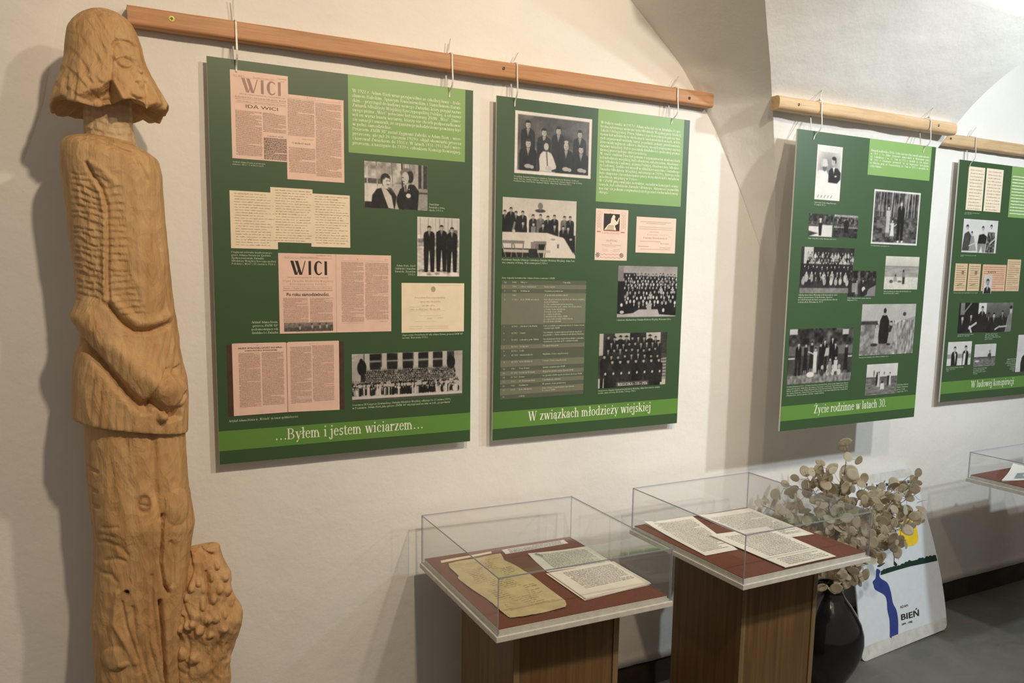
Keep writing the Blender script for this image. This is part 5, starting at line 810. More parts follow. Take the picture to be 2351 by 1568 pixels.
# ------------------------------------------------------------------ poster 4
def poster4():
    R = R4; root = board('exhibition_poster', (2.8743, -.030, -.0211), (math.radians(-.21), 0, 0), 'green poster at the right edge of view, with a row of tan identity papers', R)
    title(R, root, 'W ludowej konspiracji')
    x0, y0 = R['block'][0], .5; b = Flat().rect(x0, y0, 676, 215).make('text_panel', M_BLOCK, root, .1); Flat().greek(x0+10, 40, 664, 200, 13, 4.6, .0, 77).make('body_lettering', M_LET, b, .3)
    P = lambda k, bg=.5: pic(R, k, 2.0, bg)
    def put(p, k, depth=.15, warm=(1, .97, .95)): p.make('photograph', root, R[k][0], R[k][1], depth, warm)
    for k, key in enumerate(('letA', 'letB')):
        a = R[key]; o = sheet(R, key, root, 'letter_page', M_CREAM, .15); Flat().scrawl(a[0]+12, a[1]+6, a[2]-6, a[3]-4, 13, 60+k, 1.3, 2.0).make('handwriting', M_INK2, o, .3)
    caption(R, 'capLet', root, ['Grypsy Adama Bienia z więzienia na Łubiance', 'pisane do żony, 1945 r.'], seg=4)
    p = P('phFour', .9); p.poly([(0, .95), (.05, .45), (.16, .36), (.25, .5), (.3, .95)], .25).head(.12, .25, .08, .12).poly([(.2, .95), (.24, .5), (.32, .5), (.42, .95)], .6).head(.26, .42, .06, .12).poly([(.44, .75), (.47, .46), (.6, .42), (.7, .5), (.68, .75)], .06).poly([(.44, .72), (.68, .72), (.66, 1), (.6, 1), (.56, .8), (.5, 1), (.46, 1)], .55).head(.57, .26, .075, .14).poly([(.7, .6), (.72, .36), (.92, .36), (.95, .62), (.94, 1), (.68, 1)], .35).grain(.25, 18, 18, 3, .38, 1, .7, .94).head(.81, .2, .075, .08).line(.2, .8, .42, .68, .02, .8).line(.95, .55, .8, .72, .02, .8).border(.015, .92); put(p, 'phFour')
    caption(R, 'capFour', root, ['Adam Bień z rodziną, Zofią, synem Januszem i Hanką', 'lato 1941 r.'], seg=4)
    mt = flat('tan_document', (.66, .47, .29), .5, .35, .06, 30); mt2 = flat('orange_document', (.70, .42, .27), .5, .35, .06, 30)
    for k, (key, m) in enumerate((('docA', mt), ('docB', mt), ('docC', mt2), ('docD', mt))):
        a = R[key]; o = sheet(R, key, root, 'identity_document', m, .15+.05*k); f = Flat().greek(a[0]+8, a[1]+10, a[2]-8, a[3]-10, 9, 2.2, .2, 90+k)
        if k < 2: f.rect(a[0]+44, a[1]+30, a[0]+60, a[1]+44).line([(a[0]+20, a[1]+90), (a[0]+55, a[1]+84)], 3)
        f.make('printed_words', M_SEPIA, o, .5)
        if k == 2:
            q = Pic(58, 78, 2, .85); q.poly([(.1, 1), (.15, .72), (.4, .62), (.62, .62), (.88, .72), (.95, 1)], .1).poly([(.42, .62), (.6, .62), (.5, .85)], .88).head(.5, .38, .2, .3, .7); q.make('identity_photograph', o, a[0]+14, a[1]+46, .7); sans('KARTA', 'heading', M_INK, o, a[0]+40, a[1]+27, 56, 9, .5)
    caption(R, 'capDoc', root, ['Dokumenty tożsamości, które używał Adam Bień w okresie okupacji'], seg=4)
    p = P('phArrest', .07).rect(.05, 0, .2, .4, .5).rect(.7, 0, 1, .38, .9).line(.2, .3, .42, .02, .03, .5).man(.14, .5, .09, 1, .06, .08, .75, legs=False).man(.45, .44, .085, 1, .07, .08, .7, legs=False).man(.85, .2, .09, 1, .1, .1, .72, legs=False).line(.4, .85, .65, .68, .04, .78).line(.42, .8, .5, 1, .04, .85); put(p, 'phArrest')
    p = P('phHands', .4).grad(.45, .3, 0, .5).rect(0, .5, 1, 1, .08).man(.1, .4, .08, 1, .06, .08, .3, legs=False).man(.3, .42, .09, 1, .07, .08, .75, legs=False).man(.62, .34, .08, 1, .1, .15, .55, legs=False).poly([(.75, 1), (.82, .5), (.92, .3), (1, .3), (1, 1)], .5).ell(.94, .26, .07, .12, .75).ell(.93, .16, .08, .06, .1).line(.38, .9, .55, .8, .03, .75).line(.55, .82, .82, .8, .03, .7); put(p, 'phHands')
    caption(R, 'capArr', root, ['Spotkanie kierownictwa w czasie okupacji', 'Warszawa 1943 r., kadr z filmu'], seg=4); caption(R, 'capHands', root, ['Adam Bień (z prawej) w czasie', 'filmu „Czarne chmury”. Zdjęcia', 'filmowe kręcono w Warszawie w domu', 'przy ul. Solińskiego'], seg=4)
    p = P('phTwo', .9).rect(0, .52, 1, .7, .6); p.man(.3, .3, .11, 1, .07, .25, .78, legs=False, wide=1.0, tie=False).man(.76, .28, .11, 1, .08, .1, .75, legs=False, wide=1.0, tie=False).poly([(.3, .5), (.36, .5), (.34, .95)], .9).poly([(.68, .5), (.78, .5), (.76, 1), (.66, 1)], .9); put(p, 'phTwo')
    caption(R, 'capTwo', root, ['Bień z Stanisławem Mierzwą i Tadeuszem', 'Rękiem, około 1943 r.', 'Ossala'], seg=4)
    p = P('phFieldman', .85).rect(0, .58, 1, .65, .12).rect(0, .62, 1, 1, .42).grain(.08, 8, 20, 3, .62, 1).ell(.15, .76, .16, .04, .85).ell(.72, .33, .035, .05, .2).poly([(.62, .52), (.7, .4), (.76, .4), (.78, .62), (.66, .62)], .25).rect(.74, .45, .78, .7, .15); put(p, 'phFieldman')
    caption(R, 'capFieldman', root, ['Pole w Ossali, na którym Adam', 'Bień zakopał dokumenty w', 'ukryciu. Fotografia z czerwca', '1944 roku'], seg=4)
    p = P('phMan', .88).man(.55, .36, .16, 1, .08, .3, .6, legs=False, wide=1.0, bald=True).poly([(.46, .55), (.6, .55), (.56, .9)], .88).poly([(.52, .55), (.56, .55), (.56, .95), (.5, .95)], .1); put(p, 'phMan')
    caption(R, 'capMan', root, ['Adam Bień w domu', 'przy ul. Solińskiego', 'w Warszawie w czasie', 'pracy nad książką', 'o więzieniu', 'na Łubiance', '1945 r.'], 'r', seg=4)
poster4()
# ------------------------------------------------------------------ rails, screws, cable ties
def rail(label, x0, x1, y0, y1, z0, z1, mat, round_=.008, cut=0, screws=()):
    """wooden batten with a rounded front, lying along the wall; y0 front, y1 back"""
    root = empty('wooden_rail', (x0, y1, z0), label, 'rail')
    prof = []; h, d = z1-z0, y1-y0; r = round_
    for cx, cz, a0 in ((r, r, 180), (r, h-r, 90)):
        for k in range(6):
            a = math.radians(a0+(90 if a0 == 180 else -90)*k/5*(1)) if a0 == 180 else math.radians(180-90*k/5)
            prof.append((-d+cx+r*math.cos(a if a0 == 90 else math.radians(270-90*k/5)), cz+r*math.sin(a if a0 == 90 else math.radians(270-90*k/5))))
    prof += [(0, h), (0, 0)]; n = len(prof); L = x1-x0; m = 40; V, F = [], []
    for i in range(m+1):
        for y, z in prof:
            sh = cut*(z/h)*(1-i/m) if cut else 0; w = .0007*math.sin(i*1.7)+.0005*math.sin(i*.6+z*90)
            V.append((L*i/m+sh, y+w, z+.6*w))
    for i in range(m):
        for k in range(n): F.append((i*n+k, (i+1)*n+k, (i+1)*n+(k+1) % n, i*n+(k+1) % n))
    F += [tuple(range(n)), tuple(range(m*n+n-1, m*n-1, -1))]
    obj('batten', V, F, mat, root)
    for sx, sz, kind in screws:
        b = {'brass': M_BRASS, 'dark': M_STEEL}[kind]; R_ = .0062 if kind == 'brass' else .0045; vs, fs = [], []; n2 = 16
        for rr, yy in ((R_, 0.0005), (R_, -.0012), (R_*.62, -.0016), (R_*.55, -.0006), (0.0004, .0)):
            vs += [(rr*math.cos(2*math.pi*k/n2), yy, rr*math.sin(2*math.pi*k/n2)) for k in range(n2)]
        for i in range(4): fs += [(i*n2+k, i*n2+(k+1) % n2, (i+1)*n2+(k+1) % n2, (i+1)*n2+k) for k in range(n2)]
        s = obj('screw', vs, fs, b, root); s.location = (sx-x0, y0-y1, sz-z0)
        if kind == 'brass':
            s['label'] = 'yellow zinc cross-head screw'
            f = []; bm = bmesh.new(); boxbm(bm, (-.0032, -.0021, -.0006), (.0032, -.0006, .0006)); boxbm(bm, (-.0006, -.0021, -.0032), (.0006, -.0006, .0032)); me = bpy.data.meshes.new('cross_slot'); bm.to_mesh(me); bm.free(); link('cross_slot', me, M_STEEL, s)
    return root
rail('long reddish wooden rail above the two left green posters', -.168, 1.559, -.040, -.006, .044, .0885, M_RAIL, .007, 0, ((-.0754, .0705, 'brass'), (.7887, .069, 'dark'), (1.459, .062, 'dark')))
rail('short pale wooden rail screwed to the vault foot above the bride portrait poster', 1.680, 2.572, -.215, -.178, .026, .069, M_RAIL2, .014, 0, ((1.763, .047, 'dark'), (2.465, .049, 'dark')))
rail('pale wooden rail at right with an obliquely cut left end', 2.738, 3.75, -.040, -.008, .0275, .073, M_RAIL2, .009, .045, ((2.791, .053, 'dark'),))
def tie(x, yr0, yr1, ztop, yp, zh, label, tail=.045, lean=.3, slack=.004, off=0.):
    """nylon cable tie: a loop over the rail (front yr0, back yr1, top ztop) and through a hole in the poster at height zh"""
    root = empty('cable_tie', (x, yp, zh), label, 'cable tie', 'milky cable ties holding the posters')
    bk = yp+.0085
    path = [(0, yp-.0015, zh-.002), (off*.3, yp-.003, zh+.012), (off, min(yp, yr0)-.003-slack, zh+.035), (off, yr0-.0035, ztop-.03), (off, yr0-.0025, ztop-.004), (off, yr0+.004, ztop+.002), (off, yr1-.004, ztop+.002), (off*.6-.002, max(yr1, bk)+.0015, ztop-.012), (off*.3-.004, bk+.003, zh+.03), (-.002, bk+.001, zh+.006), (0, bk, zh), (0, yp+.002, zh-.003)]
    sm = []
    for i in range(len(path)):
        p0, p1, p2, p3 = [np.array(path[(i+k-1) % len(path)]) for k in range(4)]
        for t in (0, .25, .5, .75): sm.append(.5*((2*p1)+(-p0+p2)*t+(2*p0-5*p1+4*p2-p3)*t*t+(-p0+3*p1-3*p2+p3)*t**3))
    m = len(sm); V, F = [], []
    for i, p in enumerate(sm):
        d = sm[(i+1) % m]-sm[i-1]; d /= np.linalg.norm(d); nrm = np.cross([1, 0, 0], d); nrm /= np.linalg.norm(nrm)
        for sx, sn in ((-.0021, -.0006), (.0021, -.0006), (.0021, .0006), (-.0021, .0006)): V.append(tuple(p+np.array([sx, 0, 0])+nrm*sn-np.array([x, yp, zh])*np.array([0, 1, 1])))
    for i in range(m):
        for k in range(4): F.append((i*4+k, i*4+(k+1) % 4, ((i+1) % m)*4+(k+1) % 4, ((i+1) % m)*4+k))
    obj('strap', V, F, M_NYLON, root)
    hz = ztop+.003-zh; hy = yr1-.008-yp if yr0 > -.1 else yr0+.006-yp
    box('ratchet_head', (off-.0038, hy-.004, hz-.001), (off+.0038, hy+.003, hz+.0045), M_NYLON, root, .0008)
    V = []; F = []
    for k in range(7):
        t = k/6; w = .0021*(1-.45*t); V += [(off+lean*tail*t-w, hy-.001-.006*t*t, hz+.004+tail*t), (off+lean*tail*t+w, hy-.001-.006*t*t, hz+.004+tail*t), (off+lean*tail*t+w, hy+.0003-.006*t*t, hz+.004+tail*t), (off+lean*tail*t-w, hy+.0003-.006*t*t, hz+.004+tail*t)]
        if k: F += [((k-1)*4+i, (k-1)*4+(i+1) % 4, k*4+(i+1) % 4, k*4+i) for i in range(4)]
    F += [(3, 2, 1, 0), (24, 25, 26, 27)]
    obj('tail', V, F, M_NYLON, root)
tie(.067, -.040, -.006, .0885, -.030, -.026, 'milky cable tie at the upper left corner of the WICI newspaper poster', .050, -.04, .005)
tie(.627, -.040, -.006, .0885, -.030, -.024, 'milky cable tie at the upper right corner of the WICI newspaper poster', .036, .12, .005, .003)
tie(.831, -.040, -.006, .0885, -.030, -.026, 'milky cable tie at the upper left corner of the poster with the table', .028, .5, .004)
tie(1.397, -.040, -.006, .0885, -.030, -.022, 'milky cable tie at the upper right corner of the poster with the table', .034, .55, .004, .012)
tie(1.850, -.215, -.178, .069, -.2039, -.050, 'pale cable tie at the upper left corner of the bride portrait poster', .040, .12, .004, .014)
tie(2.405, -.215, -.178, .069, -.2039, -.047, 'pale cable tie at the upper right corner of the bride portrait poster', .036, .45, .004, .012)
tie(2.940, -.040, -.008, .073, -.030, -.043, 'cable tie at the upper left corner of the poster with identity papers', .036, .7, .004, .008)

# ------------------------------------------------------------------ display cases
def case(loc, yaw, w, d, h, ped, label, right_only=False):
    """loc: back left top corner of the acrylic; ped: pedestal box x0, x1, y0, y1 in world"""
    bz = loc[2]-h; root = empty('display_case', (loc[0], loc[1], bz), label, 'display case', rot=(0, 0, yaw))
    pl, H = .014, h-.014
    tray = box('tray', (-.005, -d-.005, 0), (w+.005, .005, pl), M_WHITE, root, .0015)
    box('raised_bed', (.006, -d+.006, pl+.0003), (w-.006, -.006, pl+.0125), M_WHITE, tray, .001)
    box('felt_lining', (.0065, -d+.0065, pl+.0128), (w-.0065, -.0065, pl+.0142), M_FELT, tray)
    cov = empty('acrylic_cover', (0, 0, pl), parent=root); t = .0032; top = H
    for nm, lo, hi, ax in (('top_pane', (0, -d, top-t), (w, 0, top), 2), ('front_pane', (0, -d, .0004), (w, -d+t, top-t), 1), ('back_pane', (0, -t, .0004), (w, 0, top-t), 1), ('side_pane', (0, -d+t, .0004), (t, -t, top-t), 0), ('side_pane', (w-t, -d+t, .0004), (w, -t, top-t), 0)):
        bm = bmesh.new(); fs = boxbm(bm, lo, hi)
        for f in fs:
            f.normal_update()
            if abs(f.normal[ax]) < .5: f.material_index = 1
        me = bpy.data.meshes.new(nm); bm.to_mesh(me); bm.free(); link(nm, me, [M_ACR, M_ACE], cov)
    # polished corners catch the light: thin rods of glue along the joints
    bm = bmesh.new(); e = .0016
    for a, b in (((0, -d), (w, -d)), ((0, 0), (w, 0))):
        boxbm(bm, (a[0]-e*.2, a[1]-e*.5, top-e), (b[0]+e*.2, b[1]+e*.5, top+e*.4))
    for x in (0, w): boxbm(bm, (x-e*.6, -d, top-e), (x+e*.6, 0, top+e*.4))
    for x in (0, w):
        for y in (0, -d): boxbm(bm, (x-e*.6, y-e*.6, .0004), (x+e*.6, y+e*.6, top))
    me = bpy.data.meshes.new('glued_edges'); bm.to_mesh(me); bm.free(); link('glued_edges', me, M_ACE, cov)
    # pedestal of veneered boards
    x0, x1, y0, y1 = ped; pe = empty('pedestal', (0, 0, 0), parent=root); pe.matrix_parent_inverse = Matrix.Rotation(-yaw, 4, 'Z')@Matrix.Translation(-Vector((loc[0], loc[1], bz)))
    T = .018; z0, z1 = FLOOR, bz-.0005
    box('side_board', (x0, y0, z0), (x0+T, y1, z1), M_VEN, pe, .001); box('side_board', (x1-T, y0, z0), (x1, y1, z1), M_VEN, pe, .001)
    box('front_board', (x0+T+.0006, y0+.002, z0), (x1-T-.0006, y0+T, z1), M_VEN, pe, .001); box('back_board', (x0+T+.0006, y1-T, z0), (x1-T-.0006, y1, z1), M_VEN, pe, .001)
    for x in (x0, x1-T): box('edge_strip', (x+.0008, y0-.0012, z0), (x+T-.0008, y0-.0002, z1), M_VEN2, pe)
    return root
case((.538, -.059, -1.197), math.radians(-1.61), .4945, .5214, .1565, (.613, .932, -.492, -.175), 'nearer acrylic-topped display case on a brown pedestal, with a yellowed torn page inside')
case((1.230, -.126, -1.180), 0, .4925, .5097, .1517, (1.332, 1.637, -.530, -.225), 'middle acrylic-topped display case on a brown pedestal, with three typed pages inside')
case((2.818, -.223, -1.190), math.radians(1.0), .50, .51, .122, (3.302, 3.60, -.62, -.25), 'acrylic-topped display case cut off by the right edge of view')

# ------------------------------------------------------------------ papers in the cases
def quadmap(q):
    q = [np.array(p) for p in q]
    return lambda u, v: q[0]*(1-u)*(1-v)+q[1]*u*(1-v)+q[2]*u*v+q[3]*(1-u)*v
def paper(name, label, cat, q, z, mat, th=.0008, sheets=1, curl=(0, 0, 0, 0), group=None, outline=None, seed=1):
    """q: corners (x,y) top-left, top-right, bottom-right, bottom-left as read; curl lifts the corners"""
    m = quadmap(q); c = m(.5, .5); r = random.Random(seed); root = None
    for k in range(sheets):
        n = 12; V, F = [], []; o = np.array([r.uniform(-.002, .002), r.uniform(-.002, .002)])*k; zz = (sheets-1-k)*th*1.25
        for top in (1, 0):
            for j in range(n+1):
                for i in range(n+1):
                    u, v = i/n, j/n; p = m(u, v)-c+o
                    lift = sum(cu*max(0, 1-math.hypot(u-a, v-b)/.55)**2 for cu, (a, b) in zip(curl, ((0, 0), (1, 0), (1, 1), (0, 1)))) if k == 0 else 0
                    V.append((p[0], p[1], zz+lift+.0004*(1+math.sin(u*7+k)*math.sin(v*5+seed))+(th if top else 0)))
        N = (n+1)**2
        for j in range(n):
            for i in range(n):
                a = j*(n+1)+i; F.append((a, a+n+1, a+n+2, a+1)); F.append((N+a, N+a+1, N+a+n+2, N+a+n+1))
        ring = [i for i in range(n+1)]+[j*(n+1)+n for j in range(1, n+1)]+[n*(n+1)+i for i in range(n-1, -1, -1)]+[j*(n+1) for j in range(n-1, 0, -1)]
        for a, b in zip(ring, ring[1:]+ring[:1]): F.append((a, b, N+b, N+a))
        ob = obj('sheet' if root else name, V, F, mat, root)
        if root is None: root = ob; root.location = (c[0], c[1], z); tag(root, label, cat, group)
    top = (sheets-1)*th*1.25+th
    def place(x, y, w=100., h=141., up=.0011):
        u, v = x/w, y/h; p = m(u, v)-c; lift = sum(cu*max(0, 1-math.hypot(u-a, v-b)/.55)**2 for cu, (a, b) in zip(curl, ((0, 0), (1, 0), (1, 1), (0, 1))))
        return (p[0], p[1], top+lift+up)
    return root, place
M_OLD = flat('yellowed_paper', (.56, .47, .26), .7, .25, .12, 22); M_AGED = flat('aged_white_paper', (.84, .80, .71), .65, .25, .05, 18); M_GREYP = flat('greyish_paper', (.74, .74, .66), .65, .25, .05, 18); M_WHP = flat('white_paper', (.82, .80, .76), .6, .25, .03)
M_TYPE = flat('typewriter_ink', (.27, .25, .23), .6, .2, .1)
def typed(place, root, y0=14, y1=126, x0=14, x1=90, pitch=4.4, h=1.5, seed=1, mat=None, name='typed_lines', para=.12):
    f = Flat(); r = random.Random(seed); y = y0
    while y < y1:
        x = x0+(5 if r.random() < para else 0); end = x1-(r.random()*30 if r.random() < para else r.random()*2)
        while x < end-1: w = min(r.uniform(2, 7), end-x); f.rect(x, y, x+w, y+h*r.uniform(.7, 1.05)); x += w+r.uniform(.8, 1.3)
        y += pitch
    return f.make(name, mat or M_TYPE, root, 0, place)
def torn_page():
    V, F = [], []; o = PAP['old']; c = np.mean(np.array(o), 0); P = []
    r = random.Random(5)
    for (a, b) in zip(o, o[1:]+o[:1]):
        for t in (0, .25, .5, .75): P.append((a[0]+(b[0]-a[0])*t+r.uniform(-.0012, .0012)-c[0], a[1]+(b[1]-a[1])*t+r.uniform(-.0012, .0012)-c[1]))
    bm = bmesh.new(); vs = [bm.verts.new((x, y, .0012)) for x, y in P]; f = bm.faces.new(vs)
    bmesh.ops.triangulate(bm, faces=[f]); bmesh.ops.subdivide_edges(bm, edges=bm.edges[:], cuts=2, use_grid_fill=True)
    for v in bm.verts: v.co.z += .0013*(1+math.sin(v.co.x*60)*math.sin(v.co.y*45))
    ex = bmesh.ops.solidify(bm, geom=bm.faces[:], thickness=.0007)
    me = bpy.data.meshes.new('torn_page'); bm.to_mesh(me); bm.free()
    ob = link('torn_page', me, M_OLD); ob.location = (c[0], c[1], ZF1+.0006); tag(ob, 'long yellowed handwritten page with torn edges in the nearer case', 'paper')
    m = quadmap(PAP['oldq']); f = Flat().scrawl(10, 8, 92, 132, 4.1, 91, .8, 1.0)
    def pl(x, y): q = m(x/100, y/141)-c; return (q[0], q[1], .0012+.0013*(1+math.sin(q[0]*60)*math.sin(q[1]*45))+.0009)
    f.make('handwriting', flat('brown_ink', (.40, .30, .15), .6, .2), ob, 0, pl)
torn_page()
paper('caption_slip', 'narrow cream caption slip at the left behind the torn page', 'label', PAP['labA'], ZF1+.0006, flat('cream_slip', (.80, .70, .48), .6), .0006)
o_, pl_ = paper('caption_slip', 'white caption slip with two printed lines at the back of the nearer case', 'label', PAP['labB'], ZF1+.0006, M_WHP, .0006); typed(pl_, o_, 25, 115, 8, 94, 42, 18, 3)
o_, pl_ = paper('typed_letter', 'greyish typed letter with a paper clip in the nearer case', 'paper', PAP['typ'], ZF1+.0006, M_GREYP, .0006, 1, (.004, 0, 0, 0), seed=2); typed(pl_, o_, 16, 136, 14, 92, 5, 1.7, 4)
o_, pl_ = paper('typed_manuscript', 'thick bundle of white typed sheets in the nearer case', 'paper', PAP['bun'], ZF1+.0012, M_AGED, .0008, 5, seed=3); typed(pl_, o_, 14, 104, 16, 92, 5.2, 1.7, 5)
def clip(loc, ang, label):
    p = [(0, 0), (.026, 0), (.029, .003), (.026, .0065), (.004, .0065), (.001, .004), (.004, .0015), (.022, .0015)]; c, s = math.cos(ang), math.sin(ang)
    v, f = tube([(x*c-y*s, x*s+y*c, .0) for x, y in p], [.0006]*len(p), 6); o = obj('paper_clip', v, f, M_STEEL, None, True); o.location = loc; tag(o, label, 'paper clip')
clip((PAP['clip'][0][0], PAP['clip'][0][1]+.01, ZF1+.0065), -1.25, 'dark paper clip on the corner of the greyish typed letter')
o_, pl_ = paper('typed_page', 'typed page lying underneath at the back of the middle case', 'paper', PAP['B'], ZF2+.0005, M_AGED, .0006, 1, (.004, 0, 0, 0), seed=4); typed(pl_, o_, 20, 130, 10, 92, 4.6, 1.5, 6)
o_, pl_ = paper('typed_page', 'stapled typed page at the left of the middle case', 'paper', PAP['A'], ZF2+.0008, M_AGED, .0006, 2, (.007, 0, .0, 0), seed=5); typed(pl_, o_, 12, 128, 12, 92, 4.6, 1.5, 7)
s_ = box('staple', (-.006, -.0005, 0), (.006, .0005, .0008), M_STEEL, o_); s_.location = (PAP['stap'][0][0]-o_.location[0]+.004, PAP['stap'][0][1]-o_.location[1]-.004, .0066); s_.rotation_euler = (0, 0, -.5)
o_, pl_ = paper('typed_page', 'typed page on top at the front of the middle case', 'paper', PAP['C'], ZF2+.0036, M_AGED, .0006, 2, (.002, 0, 0, .0), seed=6); typed(pl_, o_, 16, 104, 14, 92, 4.9, 1.7, 8, para=.05); typed(pl_, o_, 114, 134, 14, 92, 4.9, 1.7, 9)
def leaflet():
    q = [(3.168, -.221), (3.36, -.25), (3.15, -.45), (2.801, -.348)]; q = [(3.10, -.235), (3.30, -.29), (3.10, -.42), (2.835, -.350)]
    o, pl = paper('open_booklet', 'white leaflet with a grey engraved portrait in the case at the right edge', 'paper', q, -1.2828, M_WHP, .0007, 3, (.018, 0, 0, .002), seed=7)
    f = Flat().rect(20, 70, 88, 128); f.make('engraving', flat('engraving_grey', (.27, .29, .30), .6, .25, .35, 60), o, 0, pl)
    f = Flat().ell(48, 98, 15, 20).ell(66, 106, 10, 12); f.make('engraved_face', flat('engraving_light', (.50, .52, .53), .6, .25, .3, 90), o, 0, lambda x, y: pl(x, y, up=.0015))
leaflet()

# ------------------------------------------------------------------ leaning exhibition board
def bez(a, m, b, t): a, m, b = np.array(a), np.array(m), np.array(b); c = 2*m-.5*(a+b); return (1-t)**2*a+2*t*(1-t)*c+t*t*b
def bd(u, v): return bez(BD[0], BD[1], BD[2], v)*(1-u)+bez(BD[3], BD[4], BD[5], v)*u
def leaning_board():
    org = np.array(BD[0]); n, m = 20, 32; V, F = [], []
    nrm = np.cross(bd(1, .4)-bd(0, .4), bd(.5, .6)-bd(.5, .3)); nrm /= np.linalg.norm(nrm)      # faces the room
    if nrm[1] > 0: nrm = -nrm
    def edge(u, v):
        for cu in (0, 1):
            for cv in (0, 1):
                du, dv = abs(u-cu)/.045, abs(v-cv)/.04
                if du < 1 and dv < 1:
                    r = math.hypot(1-du, 1-dv)
                    if r > 1: k = 1/r; du, dv = 1-(1-du)*k, 1-(1-dv)*k; u = cu+(1-2*cu)*du*.045; v = cv+(1-2*cv)*dv*.04
        return u, v
    us = sorted(set([i/n for i in range(n+1)]+[.01, .022, .034, .966, .978, .99])); vs_ = sorted(set([j/m for j in range(m+1)]+[.008, .018, .028, .972, .982, .992]))
    A, Bn = len(us), len(vs_)
    for s in (0, .005):
        for v in vs_:
            for u in us: a, b = edge(u, v); V.append(tuple(bd(a, b)-nrm*s-org))
    N = A*Bn
    for j in range(Bn-1):
        for i in range(A-1):
            a = j*A+i; F.append((a, a+1, a+A+1, a+A)); F.append((N+a, N+a+A, N+a+A+1, N+a+1))
    ring = [i for i in range(A)]+[j*A+A-1 for j in range(1, Bn)]+[(Bn-1)*A+i for i in range(A-2, -1, -1)]+[j*A for j in range(Bn-2, 0, -1)]
    for a, b in zip(ring, ring[1:]+ring[:1]): F.append((b, a, N+a, N+b))
    o = obj('leaning_placard', V, F, flat('white_poster_paper', (.70, .74, .78), .5, .35, .03)); o.location = tuple(org); tag(o, 'white placard with yellow sun and blue river leaning on the wall behind the vase', 'placard')
    def dec(name, pts, mat, up=.0007):
        bm = bmesh.new(); f = bm.faces.new([bm.verts.new((u, v, 0)) for u, v in pts]); bmesh.ops.triangulate(bm, faces=[f])
        for _ in range(3): bmesh.ops.subdivide_edges(bm, edges=[e for e in bm.edges if e.calc_length() > .05], cuts=1, use_grid_fill=False)
        bmesh.ops.triangulate(bm, faces=bm.faces[:])
        for v in bm.verts: v.co = Vector(tuple(bd(v.co.x, v.co.y)+nrm*up-org))
        me = bpy.data.meshes.new(name); bm.to_mesh(me); bm.free(); return link(name, me, mat, o)
    def cr(p, n=4):
        o_ = []
        for i in range(len(p)):
            a, b_, c_, d_ = [np.array(p[(i+k-1) % len(p)]) for k in range(4)]
            o_ += [tuple(.5*((2*b_)+(c_-a)*t+(2*a-5*b_+4*c_-d_)*t*t+(3*b_-a-3*c_+d_)*t**3)) for t in [q/n for q in range(n)]]
        return o_
    def leafy(p): return [(u, v+(.0035*math.sin(u*75)+.002*math.sin(u*160) if i < 13 else 0)) for i, (u, v) in enumerate(p)]
    def dense(p, n=6): return [(a[0]+(b[0]-a[0])*k/n, a[1]+(b[1]-a[1])*k/n) for a, b in zip(p, p[1:]+p[:1]) for k in range(n)]
    BR_ = lambda a, b, w: [(a[0]-w, a[1]-w), (a[0]+w, a[1]+w), (b[0]+w, b[1]+w), (b[0]-w, b[1]-w)]
    clampv = lambda p: [(min(max(u, .004), .996), min(max(v, .004), .996)) for u, v in p]
    dec('blue_river', clampv(cr(DEC['river'])), flat('ultramarine_print', (.035, .055, .24), .5)); dec('dark_tree_line', clampv([(u, v+.004*abs(math.sin(u*60))+.002*math.sin(u*140)) for u, v in dense(DEC['trees'][:13])[:-6]]+DEC['trees'][13:]), flat('bottle_green_print', (.012, .040, .026), .5), .0009)
    dec('yellow_sun', cr(DEC['sun']), flat('yellow_print', (.86, .60, .03), .5)); dec('bare_branch', BR_(DEC['branch'][0], DEC['branch'][2], .004), M_INK, .0011); dec('bare_branch', BR_(DEC['branch'][2], DEC['branch'][4], .006), M_INK, .0011); dec('bare_branch', BR_(DEC['branch'][4], DEC['branch'][5], .008), M_INK, .0013); dec('blue_leaf', DEC['leafblue'], flat('dark_blue_print', (.02, .025, .12), .5))
    for nm, v0, v1 in (('worn_bottom_strip', .0, .088), ('worn_top_strip', .958, 1.0)):
        dec(nm, [(.03, v0+.006), (.2, v0+.003), (.5, v0+.003), (.8, v0+.003), (.97, v0+.006), (.996, v0+.04), (.996, v1), (.5, v1+.004), (.004, v1-.002), (.004, v0+.03)] if v0 == 0 else [(.01, v0), (.5, v0-.003), (.99, v0), (.97, v1-.006), (.5, v1-.003), (.03, v1-.006)], flat('worn_white_board', (.62, .61, .57), .7, .2, .12, 30))
    def words(st, key, mat, bold=0, name='printed_words', skew=1):
        q = DEC[key]; a, b, c, d = [np.array(p) for p in q]
        sans(st, name, mat, o, 0, 0, 1, 1, 0, bold, lambda x, y: tuple(bd(*((a*(1-x)+b*x)*y+(d*(1-x)+c*x)*(1-y)))+nrm*.0012-org))
    words('ADAM', 'adam', M_INK); words('BIEŃ', 'bien', M_INK, .02, 'printed_name'); words('1899 - 1998', 'yr', M_INK, .01)
    words('MUZEUM HISTORII POLSKIEGO', 't1', M_INK, .02); words('RUCHU LUDOWEGO', 't2', M_INK, .02); words('W WARSZAWIE', 't3', M_INK, .02)
leaning_board()

